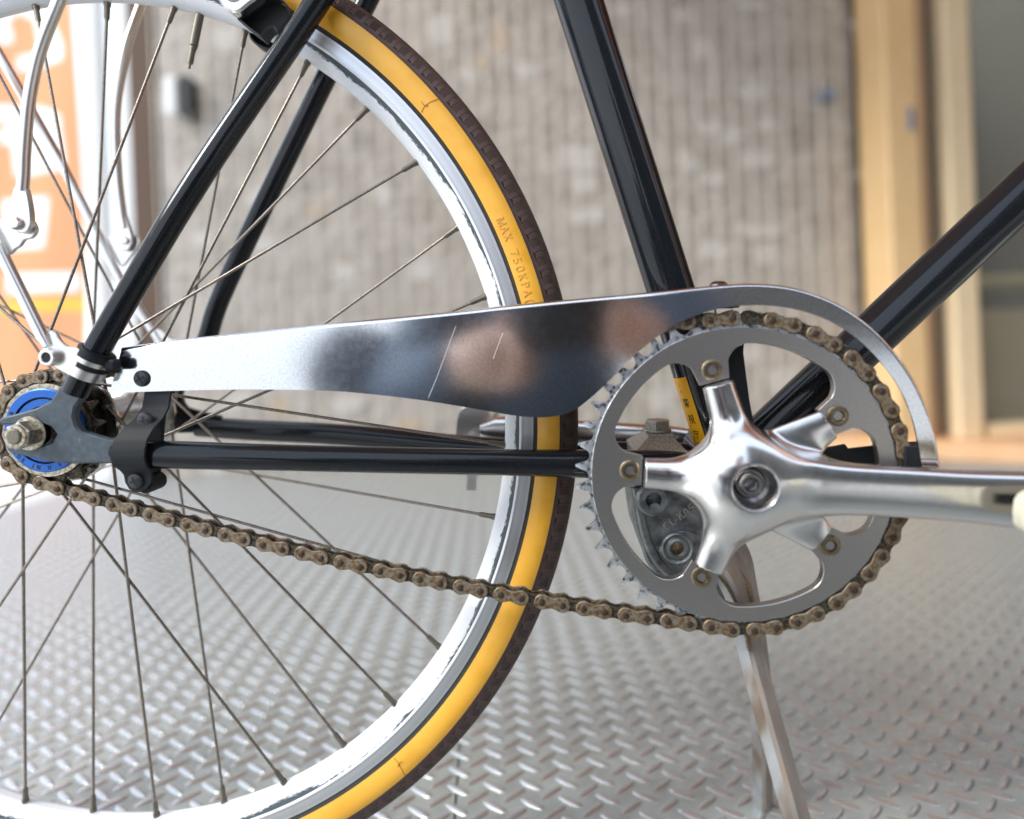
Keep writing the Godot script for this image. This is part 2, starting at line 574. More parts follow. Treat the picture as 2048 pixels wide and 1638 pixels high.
	m.subsurf_scatter_strength = 0.05
	M.amber = laid(m, Vector3.ONE * 3.0)
	M.amber_dark = std(Color("dca23a"), 0.4)
	M.seam_brown = std(Color("bf8628"), 0.5)
	m = std(Color.WHITE, 0.55)
	m.albedo_texture = ntex(62, 0.05, [Color("4a3730"), Color("54403a"), Color("5c4841")], [0.2, 0.5, 0.85])
	m.uv1_scale = Vector3(1, 1, 1)
	m.heightmap_enabled = true
	m.heightmap_texture = tread_relief()
	m.heightmap_scale = 0.4
	M.tread = m
	M.tread_edge = std(Color("4b3833"), 0.5)
	m = std(Color.WHITE, 0.8)
	m.albedo_texture = ntex(63, 0.12, [Color("1c1d1a"), Color("33332d"), Color("5d553f")], [0.3, 0.6, 0.95])
	M.bead = laid(m, Vector3.ONE * 25.0)
	m = std(lin(0.78, 0.79, 0.82), 0.4, 1.0)
	m.heightmap_enabled = true
	m.heightmap_texture = lined()
	m.heightmap_scale = 0.012
	m.albedo_texture = lined()
	M.track = m
	M.rim_bevel = std(lin(0.8, 0.8, 0.8), 0.4, 0.0)
	m = std(Color.WHITE, 0.4)
	m.albedo_texture = chipped()
	M.rim_paint = m
	M.white = std(lin(0.76, 0.77, 0.78), 0.4)
	m = std(Color.WHITE, 0.35, 0.85)
	m.albedo_texture = ntex(65, 0.06, [Color("6c6258"), Color("968c82"), Color("aaa29a")], [0.2, 0.5, 0.85])
	M.spoke = laid(m, Vector3.ONE * 20.0)
	m = std(Color.WHITE, 0.45, 0.7)
	m.albedo_texture = ntex(66, 0.06, [Color("4f4a42"), Color("7d766b"), Color("98917f")], [0.2, 0.5, 0.85])
	M.nipple = laid(m, Vector3.ONE * 40.0)
	m = std(Color.WHITE, 0.32, 0.35)
	m.albedo_texture = ntex(67, 0.05, [Color("1a468c"), Color("2260b4"), Color("2e72cc")], [0.1, 0.35, 0.8])
	M.blue = laid(m, Vector3.ONE * 40.0)
	m = std(Color.WHITE, 0.6, 0.4)
	m.albedo_texture = ntex(68, 0.05, [Color("171513"), Color("2e2a27"), Color("6a5238")], [0.3, 0.6, 0.95])
	M.grease = laid(m, Vector3.ONE * 30.0)
	M.sticker = std(Color.WHITE, 0.4)
	M.sticker.albedo_texture = sticker_print()
	M.cable = std(lin(0.16, 0.19, 0.21), 0.35)
	M.cream = std(lin(0.62, 0.59, 0.47), 0.42)
	# surroundings
	m = std(Color.WHITE, 0.4, 0.12)
	m.albedo_texture = ntex(71, 0.012, [Color(0.59, 0.615, 0.60), Color(0.635, 0.66, 0.645), Color(0.67, 0.695, 0.68)], [0.2, 0.5, 0.85], 1024, 6)
	m.roughness_texture = greys(72, 0.03, 0.7, 1.0, 1024)
	M.plate = laid(m, Vector3.ONE * 2.3)
	m = std(lin(0.55, 0.56, 0.56), 0.2, 0.65)
	M.lug = m
	m = std(Color.WHITE, 0.9)
	m.albedo_texture = ntex(73, 0.008, [Color("a39c93"), Color("aea79e"), Color("b6afa7"), Color("beb8b0")], [0.15, 0.42, 0.65, 0.95], 1024, 5)
	m.heightmap_enabled = true
	m.heightmap_texture = greys(74, 0.02, 0.0, 1.0, 1024, 6)
	m.heightmap_scale = 0.5
	M.wall = laid(m, Vector3.ONE * 0.8)
	m = std(Color.WHITE, 0.9)
	m.albedo_texture = ntex(75, 0.03, [Color("c2bdb7"), Color("c9c5bf"), Color("d0ccc7")], [0.2, 0.5, 0.85])
	M.mortar = laid(m, Vector3.ONE * 4.0)
	M.mortar_dark = std(Color("98928b"), 0.9)
	M.mortar_tan = std(Color("bcab95"), 0.9)
	M.wire = std(lin(0.72, 0.66, 0.56), 0.45, 0.3)
	m = std(Color.WHITE, 0.45)
	m.albedo_texture = ntex(76, 0.03, [Color("e6bd84"), Color("edc994"), Color("f2d3a4")], [0.2, 0.5, 0.85])
	M.timber = laid(m, Vector3(9, 0.7, 9))
	m = std(Color.WHITE, 0.5)
	m.albedo_texture = ntex(77, 0.03, [Color("ead0a2"), Color("f0dab4"), Color("f4e2c2")], [0.2, 0.5, 0.85])
	M.pale_timber = laid(m, Vector3(9, 0.7, 9))
	m = std(Color.WHITE, 0.5)
	m.albedo_texture = ntex(78, 0.03, [Color("d9a878"), Color("e6ba90"), Color("eec8a2")], [0.2, 0.5, 0.85])
	M.deck = laid(m, Vector3(0.8, 6, 6))
	m = std(Color.WHITE, 0.55)
	m.albedo_texture = ntex(79, 0.03, [Color("ab6630"), Color("bb7236"), Color("c57f40")], [0.2, 0.5, 0.85])
	M.soffit = laid(m, Vector3(0.8, 5, 5))
	M.jamb = std(Color("c4a07c"), 0.6)
	M.rust_post = std(Color("5d4a3c"), 0.8)
	M.frame_white = std(lin(0.78, 0.79, 0.78), 0.5)
	m = std(Color(0.85, 0.86, 0.82, 0.1), 0.03)
	m.metallic_specular = 0.3
	m.transparency = BaseMaterial3D.TRANSPARENCY_ALPHA
	M.glass = m
	M.gasket = std(lin(0.05, 0.06, 0.06), 0.6)
	M.interior = std(lin(0.17, 0.165, 0.13), 0.9)
	M.interior_low = std(lin(0.55, 0.48, 0.28), 0.9)
	m = std(Color.WHITE, 0.75)
	m.albedo_texture = ntex(81, 0.01, [Color("c4c2be"), Color("cecdc9"), Color("d8d6d2")], [0.2, 0.5, 0.85])
	M.road = laid(m, Vector3.ONE * 0.6)
	m = std(Color.WHITE, 0.85)
	m.albedo_texture = ntex(82, 0.01, [Color("57534d"), Color("625d56"), Color("6c665f")], [0.2, 0.5, 0.85])
	M.facade = laid(m, Vector3.ONE * 0.4)
	M.banner = std(Color.WHITE, 0.8)
	M.banner.albedo_texture = banner_print()
	M.banner.backlight_enabled = true
	M.banner.backlight = Color(0.5, 0.5, 0.5)
	M.awning = std(Color("f59a1c"), 0.7)
	M.awning.backlight_enabled = true
	M.awning.backlight = Color(1.0, 1.0, 1.0)
	M.jacket = std(lin(0.11, 0.15, 0.21), 0.85)
	M.skin = std(lin(0.70, 0.47, 0.37), 0.5)
	M.hair = std(lin(0.012, 0.010, 0.009), 0.5)
	M.trousers = std(lin(0.09, 0.11, 0.15), 0.9)
	M.leaf = std(lin(0.06, 0.13, 0.04), 0.6)
	M.blue_grey = std(lin(0.20, 0.25, 0.36), 0.5)

func tread_relief() -> ImageTexture:              # one pitch of the tread: a slanted groove, short ribs and fine knurling
	var w := 128
	var h := 128
	var im := Image.create(w, h, false, Image.FORMAT_RGB8)
	for y in h:
		for x in w:
			var u := float(x) / w
			var q := float(y) / h                 # 0 at the back edge of the tread, 1 at the front edge
			var s := absf(q - 0.5) * 2.0          # 0 at the crown, 1 at the edges
			var e := 0.75
			var g := fposmod(u - 0.28 * sin(s * 2.6) - 0.1, 1.0)
			if s > 0.12 and s < 0.84 and (g < 0.2): e = 0.0
			if s > 0.86 and s < 0.93 and u > 0.15 and u < 0.6: e = 1.0
			if s > 0.5 and s < 0.84 and g > 0.45 and g < 0.9: e = 0.75 if (x / 4 + y / 3) % 2 == 0 else 0.45
			im.set_pixel(x, y, Color(e, e, e))
	return ImageTexture.create_from_image(im)

func lined() -> ImageTexture:                     # fine turned lines round the braking track
	var im := Image.create(8, 128, false, Image.FORMAT_RGB8)
	rng.seed = 5
	for y in 128:
		var e := rng.randf_range(0.72, 1.0)
		if y % 11 == 0: e *= 0.8
		for x in 8:
			im.set_pixel(x, y, Color(e, e, e))
	return ImageTexture.create_from_image(im)

func chipped() -> ImageTexture:                   # white paint flaking off along the edge of the rim
	var w := 2048
	var h := 96
	var im := Image.create(w, h, false, Image.FORMAT_RGB8)
	var f1 := noise(91, 0.02, 5)
	var f2 := noise(92, 0.09, 4)
	for x in w:
		var a := TAU * x / w
		var cx := cos(a) * 326.0
		var cy := sin(a) * 326.0
		var wide := 0.5 + 0.5 * noise_at(f1, cx * 0.3, cy * 0.3)
		for y in h:
			var q := float(y) / h                 # 0 by the braking track
			var e := f2.get_noise_3d(cx * 2.2, cy * 2.2, y * 3.0) * 0.16 + f1.get_noise_3d(cx, cy, 0.0) * 0.2
			var edge := 0.05 + 0.24 * wide + e
			var c := Color(0.90, 0.905, 0.91)
			if q < edge: c = Color(0.26, 0.30, 0.32)
			elif q > 0.3 and f2.get_noise_3d(cx * 3.0, cy * 3.0, 300.0 + y * 4.0) > 0.52: c = Color(0.75, 0.76, 0.77)
			im.set_pixel(x, y, c)
	return ImageTexture.create_from_image(im)

func noise_at(f: FastNoiseLite, x: float, y: float) -> float:
	return clampf(f.get_noise_2d(x, y) * 1.8, -1.0, 1.0)

func stroke(im: Image, a: Vector2, b: Vector2, r: float, c: Color) -> void:
	var steps := int(a.distance_to(b) * 2.0) + 1
	for k in steps + 1:
		var q := a.lerp(b, float(k) / steps)
		im.fill_rect(Rect2i(int(q.x - r), int(q.y - r), int(ceil(r * 2.0)), int(ceil(r * 2.0))), c)

func glyph(im: Image, lines: Array, at: Vector2, size: float, r: float, c: Color) -> void:   # strokes in a unit square
	for l in lines:
		for k in range(0, l.size() - 2, 2):
			stroke(im, at + Vector2(l[k], l[k + 1]) * size, at + Vector2(l[k + 2], l[k + 3]) * size, r, c)

const KEI := [[0.05, 0.12, 0.5, 0.12], [0.16, 0.02, 0.16, 0.2], [0.38, 0.02, 0.38, 0.2], [0.12, 0.22, 0.5, 0.22, 0.48, 0.46], [0.14, 0.3, 0.36, 0.3, 0.36, 0.42, 0.14, 0.42, 0.14, 0.3], [0.6, 0.04, 0.52, 0.22], [0.55, 0.14, 0.95, 0.14], [0.85, 0.14, 0.54, 0.46], [0.62, 0.2, 0.96, 0.46],
	[0.4, 0.52, 0.6, 0.52], [0.06, 0.6, 0.94, 0.6], [0.2, 0.68, 0.8, 0.68], [0.2, 0.76, 0.8, 0.76], [0.22, 0.84, 0.78, 0.84, 0.78, 0.98, 0.22, 0.98, 0.22, 0.84]]
const SHI := [[0.2, 0.0, 0.26, 0.12], [0.06, 0.2, 0.4, 0.2, 0.08, 0.6], [0.24, 0.45, 0.24, 1.0], [0.28, 0.5, 0.4, 0.62], [0.52, 0.06, 0.9, 0.06, 0.9, 0.6, 0.52, 0.6, 0.52, 0.06], [0.52, 0.24, 0.9, 0.24], [0.52, 0.42, 0.9, 0.42], [0.62, 0.6, 0.6, 0.8, 0.44, 1.0], [0.76, 0.6, 0.76, 0.95, 0.96, 0.95, 0.96, 0.82]]
const CHO := [[0.5, 0.0, 0.54, 0.1], [0.12, 0.14, 0.95, 0.14], [0.18, 0.14, 0.16, 0.6, 0.04, 1.0], [0.32, 0.36, 0.92, 0.36], [0.62, 0.36, 0.62, 0.92, 0.48, 0.86]]

func sticker_print() -> ImageTexture:
	var im := Image.create(160, 512, false, Image.FORMAT_RGB8)
	im.fill(Color("f2ae12"))
	var k := Color("1c1408")
	glyph(im, KEI, Vector2(70, 130), 56.0, 2.0, k)
	glyph(im, SHI, Vector2(70, 235), 56.0, 2.4, k)
	glyph(im, CHO, Vector2(70, 335), 56.0, 2.6, k)
	rng.seed = 77
	for blk in [[26.0, 100.0, 4], [415.0, 490.0, 9]]:    # the small print above and below
		var y: float = blk[0]
		while y < blk[1]:
			for c in blk[2]:
				if rng.randf() < 0.75:
					im.fill_rect(Rect2i(74 + c * 6, int(y), rng.randi_range(2, 5), rng.randi_range(3, 6)), k)
			y += 9.0
	for a in 60:                                          # ring mark beside the lettering
		var q := Vector2(52, 330) + Vector2.from_angle(TAU * a / 60.0) * 26.0
		im.fill_rect(Rect2i(int(q.x), int(q.y), 2, 2), Color("8a5c0c"))
	return ImageTexture.create_from_image(im)

func banner_print() -> ImageTexture:
	var im := Image.create(256, 1024, false, Image.FORMAT_RGB8)
	im.fill(Color("f2a173"))
	var w := Color("f4f4f2")
	glyph(im, [[0.1, 0.25, 0.4, 0.02, 0.75, 0.2, 1.0, 0.8], [0.1, 0.25, 0.2, 0.55], [0.45, 0.95, 1.0, 0.85], [0.75, 0.3, 0.8, 0.6]], Vector2(60, 90), 150.0, 15.0, w)
	glyph(im, [[0.0, 0.1, 0.6, 0.15, 0.9, 0.3], [0.15, 0.45, 0.8, 0.4], [0.3, 0.3, 0.35, 0.95, 0.9, 0.9], [0.55, 0.5, 0.6, 0.8], [0.9, 0.5, 0.95, 0.9]], Vector2(60, 330), 150.0, 17.0, w)
	glyph(im, [[0.1, 0.1, 0.9, 0.1, 0.8, 0.9, 0.2, 0.9, 0.1, 0.1], [0.3, 0.5, 0.7, 0.5]], Vector2(66, 545), 110.0, 14.0, w)
	im.fill_rect(Rect2i(70, 715, 170, 42), w)
	im.fill_rect(Rect2i(40, 775, 216, 26), Color("f2c04a"))
	return ImageTexture.create_from_image(im)

# ---------------------------------------------------------------- the bicycle

func V(x: float, y: float, z: float) -> Vector3:
	return Vector3(x, y, z)

func screw_head(called: String, parent: Node, at: Vector3, r: float, turn: float, mat: Material) -> void:
	var a := MB.new()
	lathe(a, [Vector2(r, 0), Vector2(r, 0.8), Vector2(r * 0.86, 1.9), Vector2(r * 0.5, 2.5), Vector2(0, 2.6)], at, 24)
	var b := MB.new()
	for k in 2:
		var from := b.v.size()
		box(b, Vector3(-r * 0.55, -0.55, 2.2), Vector3(r * 0.55, 0.55, 2.72))
		b.xform(Transform3D(Basis(Vector3.BACK, turn + k * PI / 2), at), from)
	put(called, parent, [[a, mat], [b, M.dark]])

func build_frame() -> void:
	var f := hold("frame", bike)
	var a := MB.new()
	var ax := V(56, -189.3, 0).normalized()
	tube(a, [V(402.9, 81.9, 0) - ax * 420, V(402.9, 81.9, 0), V(434, -24, 0)], 15.4, 40)
	put("seat_tube", f, [[a, M.paint]])
	a = MB.new()
	var dd := V(101, 96.3, 0).normalized()
	tube(a, [V(446, -34.2, 0), V(470, -11.3, 0), V(470, -11.3, 0) + dd * 480], 14.6, 40)
	put("down_tube", f, [[a, M.paint]])
	a = MB.new()
	lathe(a, [Vector2(0, -34), Vector2(17, -34), Vector2(19.5, -33), Vector2(19.5, 33), Vector2(17, 34), Vector2(0, 34)], V(434.6, -32.4, 0), 40)
	put("bottom_bracket_shell", f, [[a, M.paint]])
	for s in [1, -1]:
		a = MB.new()
		if s > 0:
			tube(a, spline3([V(52, -11.5, 57.5), V(62, -12.8, 57), V(80, -14.6, 55.5), V(213, -22, 42), V(337, -28.6, 28), V(425, -33, 19)], 8), [3.5, 4.6, 5.8, 7, 7.8, 8.4, 8.6, 8.6, 8.6, 8.6, 8.6, 8.6, 8.6, 8.6, 8.6, 8.6, 8.6, 8.6, 8.6, 8.4, 8.3, 8.2, 8.2, 8.2, 8.2, 8.2, 8.2, 8.2, 8.2, 8.3, 8.4, 8.6, 8.8, 9.2, 9.4, 9.4, 9.4, 9.4, 9.4, 9.4, 9.4], 24)
		else:
			tube(a, spline3([V(40, -15, -57), V(80, -18, -55), V(166, -22.5, -50), V(283, -31.5, -36), V(425, -34, -19)], 8), 8.3, 24)
		put("chain_stay", f, [[a, M.paint]])
		a = MB.new()
		if s > 0:
			tube(a, spline3([V(31, 25, 59), V(43.6, 48, 57.5), V(69.6, 93.0, 52), V(111.7, 160, 45), V(181.8, 269.3, 25), V(262, 394, 9), V(300, 450, 7)], 8), 7.7, 28)
		else:
			tube(a, spline3([V(36, 26, -60), V(50, 56, -58), V(71, 100.6, -55), V(162, 246.2, -38), V(197.3, 295.6, -30), V(262, 394, -9), V(300, 450, -7)], 8), 7.6, 28)
		put("seat_stay", f, [[a, M.paint]])
		a = MB.new()
		var poly := pv([-16, -8, -17.6, -10, -15, -12.2, 0, -15.5, 14.6, -18.5, 28, -19.6, 45, -19, 60, -20.5, 60, -6.5, 48, -4, 38, -1, 33, 0.5, 30, 4, 28.5, 10, 30, 16, 35, 22, 45, 38, 29, 43, 20, 28, 14, 20, 4, 15.5, -8, 12.5, -19.5, 10, -21.5, 7.8, -20, 5.4, 0, 5.8, 8, 5.6, 13.5, 3.6, 16.8, -1, 13.5, -5.8, 8, -7.6, 0, -7.8])
		prism(a, poly, 53.4, 58.6, 1.2, 0.7)
		if s < 0: a.xform(Transform3D(Basis.FLIP_Z, Vector3()))
		if s < 0:
			for k in range(0, a.i.size(), 3):
				var q := a.i[k]
				a.i[k] = a.i[k + 1]
				a.i[k + 1] = q
		put("fork_end", f, [[a, M.fork_end if s > 0 else M.paint]])
	a = MB.new()                                              # brazed bridge of the chain stays that carries the stand
	tube(a, [V(392, -31, -24), V(392, -31, 24)], 7.0, 16)
	put("stay_bridge", f, [[a, M.paint]])
	a = MB.new()                                              # licence strip wrapped round the lower seat tube
	var b := frame_to(ax)
	var side := b.x if b.x.x < 0.0 else -b.x
	side = (V(-1, 0, 0) - ax * V(-1, 0, 0).dot(ax)).normalized()
	var front := V(0, 0, 1)
	var rows := 14
	for j in rows + 1:
		for k in 9:
			var an := lerpf(0.66, 1.75, k / 8.0)
			var nn := front * cos(an) + side * sin(an)
			a.p(V(402.9, 81.9, 0) + ax * lerpf(58, 113, float(j) / rows) + nn * 15.62, nn, Vector2(1.0 - k / 8.0, float(j) / rows))
	for j in rows:
		for k in 8:
			var q := j * 9 + k
			a.quad(q, q + 1, q + 10, q + 9)
	tag(put("registration_sticker", f, [[a, M.sticker]]), "yellow strip sticker with black characters on the seat tube")
	a = MB.new()
	tube(a, spline3([V(408, -40, 12), V(413.4, -30.8, 17), V(418.8, -22.8, 18.5), V(426.2, -10.1, 18), V(430, 2, 14), V(428, 14, 12)], 5), 1.7, 10)
	put("cable", f, [[a, M.cable]])

func wheel_point(an: float, r: float, z: float) -> Vector3:
	return V(cos(an) * r, sin(an) * r, z)

func build_wheel() -> void:
	var w := hold("rear_wheel", bike)
	var a := MB.new()
	var s := 300
	lathe(a, [Vector2(328.7, 13.4), Vector2(326.5, 14.2), Vector2(323.5, 14.5), Vector2(320, 14.1), Vector2(317, 13.2), Vector2(314.0, 11.8)], Vector3(), s, 1, 1.0)
	lathe(a, [Vector2(314.0, -11.8), Vector2(317, -13.2), Vector2(320, -14.1), Vector2(323.5, -14.5), Vector2(326.5, -14.2), Vector2(328.7, -13.4)], Vector3(), s, 1, 1.0)
	var lt := MB.new()
	var text := "MAX 750KPA(7.5kg/cm²)"
	for k in text.length():
		var an := deg_to_rad(23.4 - k * 0.98)
		var up := V(cos(an), sin(an), 0)
		var rt := V(sin(an), -cos(an), 0)
		words(lt, text[k], 5.2, 0.45, Transform3D(Basis(rt, up, V(0, 0, 1)) * Basis(Vector3.RIGHT, 0.2), up * 319.4 + V(0, 0, 14.1)))
	var sm := MB.new()
	for an0 in [39.4, -48.2]:                                   # moulding seams with their little sprues
		var an := deg_to_rad(an0)
		var line := []
		for q in [[314.8, 12.4], [317, 13.3], [320, 14.2], [323.5, 14.6], [326.5, 14.3], [328.6, 13.5]]:
			line.append(wheel_point(an + 0.004 * sin((q[0] - 314.0) * 0.3), q[0], q[1]))
		tube(sm, line, 0.28, 6)
		tube(sm, spline3([wheel_point(an, 320.5, 14.3), wheel_point(an + 0.006, 318.8, 14.6), wheel_point(an + 0.015, 319.2, 14.9)], 4), [0.5, 0.4, 0.35, 0.3, 0.3, 0.3, 0.25, 0.2, 0.2], 6)
	var bd := MB.new()
	lathe(bd, [Vector2(314.0, 11.8), Vector2(312.4, 10.6), Vector2(311.0, 9.2), Vector2(309.5, 9.0)], Vector3(), s, 1, 1.0)
	lathe(bd, [Vector2(309.5, -9.0), Vector2(311.0, -9.2), Vector2(312.4, -10.6), Vector2(314.0, -11.8)], Vector3(), s, 1, 1.0)
	put("tyre_sidewall", w, [[a, M.amber], [lt, M.amber_dark], [sm, M.seam_brown], [bd, M.bead]])
	var tr := MB.new()
	var prof := []
	for k in 25:
		var t := lerpf(-1.0, 1.0, k / 24.0)
		prof.append(Vector2(341.0 - 12.0 * pow(absf(t), 2.2), 13.2 * sin(t * 1.35) / sin(1.35)))
	lathe(tr, prof, Vector3(), 420, 165, 1.0)
	var te := MB.new()
	for q in [1.0, -1.0]:
		for r in [328.9, 329.9, 330.9]:
			var ring := []
			for k in 241:
				ring.append(wheel_point(TAU * k / 240.0, r, q * (13.35 - (r - 328.9) * 0.42)))
			tube(te, ring, 0.42, 6, false)
	tag(put("tyre_tread", w, [[tr, M.tread], [te, M.tread_edge]]), "dark brown patterned tyre tread")
	# rim
	var tk := MB.new()
	lathe(tk, [Vector2(311.2, 10.9), Vector2(303.4, 10.9)], Vector3(), s, 40, 0.2)
	lathe(tk, [Vector2(303.4, -10.9), Vector2(311.2, -10.9)], Vector3(), s, 40, 0.2)
	var bv := MB.new()
	lathe(bv, [Vector2(310.6, 8.0), Vector2(311.9, 9.2), Vector2(311.9, 10.4), Vector2(311.2, 10.9)], Vector3(), s)
	lathe(bv, [Vector2(311.2, -10.9), Vector2(311.9, -10.4), Vector2(311.9, -9.2), Vector2(310.6, -8.0)], Vector3(), s)
	var bw := MB.new()
	lathe(bw, [Vector2(303.4, 10.9), Vector2(302.6, 10.75), Vector2(301.9, 10.1)], Vector3(), s)
	lathe(bw, [Vector2(301.9, -10.1), Vector2(302.6, -10.75), Vector2(303.4, -10.9)], Vector3(), s)
	var pt := MB.new()
	lathe(pt, [Vector2(301.9, 10.1), Vector2(300.8, 9.6), Vector2(297.5, 8.2), Vector2(294.5, 6.2), Vector2(292.6, 4.0), Vector2(291.8, 1.8)], Vector3(), s, 1, 1.0)
	var pb := MB.new()
	lathe(pb, [Vector2(291.8, -1.8), Vector2(292.6, -4.0), Vector2(294.5, -6.2), Vector2(297.5, -8.2), Vector2(300.8, -9.6), Vector2(301.9, -10.1)], Vector3(), s, 1, 1.0)
	lathe(pb, [Vector2(291.8, 1.8), Vector2(291.8, -1.8)], Vector3(), s, 1, 1.0)
	for k in pb.n.size():
		if absf(pb.v[k].z) < 1.81 and absf(pb.n[k].z) < 0.1:
			pb.n[k] = -Vector3(pb.v[k].x, pb.v[k].y, 0).normalized()
	put("rim", w, [[tk, M.track], [bv, M.steel], [bw, M.rim_bevel], [pt, M.rim_paint], [pb, M.white]])
	# hub
	var h := MB.new()
	lathe(h, [Vector2(8, -34), Vector2(36, -34), Vector2(37, -33), Vector2(37, -31), Vector2(34, -29.6), Vector2(17, -27), Vector2(15, -20), Vector2(15, 20), Vector2(17, 25), Vector2(34, 26.6), Vector2(37, 28), Vector2(37, 30), Vector2(36, 31), Vector2(8, 31)], Vector3(), 64)
	var hg := MB.new()
	lathe(hg, [Vector2(30, 31), Vector2(30, 31.6), Vector2(10, 31.6)], Vector3(), 48)
	for k in 9:
		var an := TAU * k / 9.0 + 0.3
		lathe(hg, [Vector2(4.4, 31), Vector2(4.4, 32.0), Vector2(2.6, 32.2), Vector2(0, 32.0)], wheel_point(an, 22, 0), 14)
	put("hub", w, [[h, M.steel], [hg, M.grease]])
	for j in 36:
		var an := deg_to_rad(5.8 + 10.0 * j)
		var m := j % 4
		var zs: float = [-33.0, 30.0, -33.0, 30.0][m]
		var sg: float = [1.0, -1.0, -1.0, 1.0][m]
		var hub_pt := wheel_point(an + sg * deg_to_rad(66), 33.5, zs + (1.6 if sg > 0 else -1.6))
		var rim_pt := wheel_point(an, 293.0, 1.4 * signf(zs))
		var d := (hub_pt - rim_pt).normalized()
		var sp := MB.new()
		tube(sp, [rim_pt + d * 10, hub_pt - V(0, 0, 0)], 1.02, 8)
		tube(sp, [hub_pt + d * 0.6 + V(0, 0, 3.0), hub_pt + d * 0.6 - V(0, 0, 3.0)], 1.6, 8)
		var np := MB.new()
		tube(np, [rim_pt, rim_pt + d * 3.5, rim_pt + d * 3.6, rim_pt + d * 11.4, rim_pt + d * 12.0, rim_pt + d * 12.8], [2.3, 2.3, 1.85, 1.75, 1.6, 1.15], 8)
		put("spoke", w, [[sp, M.spoke], [np, M.nipple]])
	var vl := MB.new()
	var vd := V(-10.1, -38.3, 0).normalized()
	var v0 := V(90, 283.5, 0)
	tube(vl, [v0, v0 + vd * 3.0], 5.2, 18)
	var pts := []
	var rad := []
	for k in 40:                                              # threaded stem
		pts.append(v0 + vd * (3.0 + k * 0.62))
		rad.append(2.95 if k % 2 == 0 else 2.65)
	tube(vl, pts, rad, 16)
	tube(vl, [v0 + vd * 27.8, v0 + vd * 29.0, v0 + vd * 30.5, v0 + vd * 30.6, v0 + vd * 36.0], [2.9, 2.3, 2.2, 1.9, 1.9], 14)
	tube(vl, [v0 + vd * 36.0, v0 + vd * 36.1, v0 + vd * 39.5, v0 + vd * 39.6, v0 + vd * 43.0], [1.6, 2.1, 1.9, 0.9, 0.9], 12)
	put("valve", w, [[vl, M.nipple]])

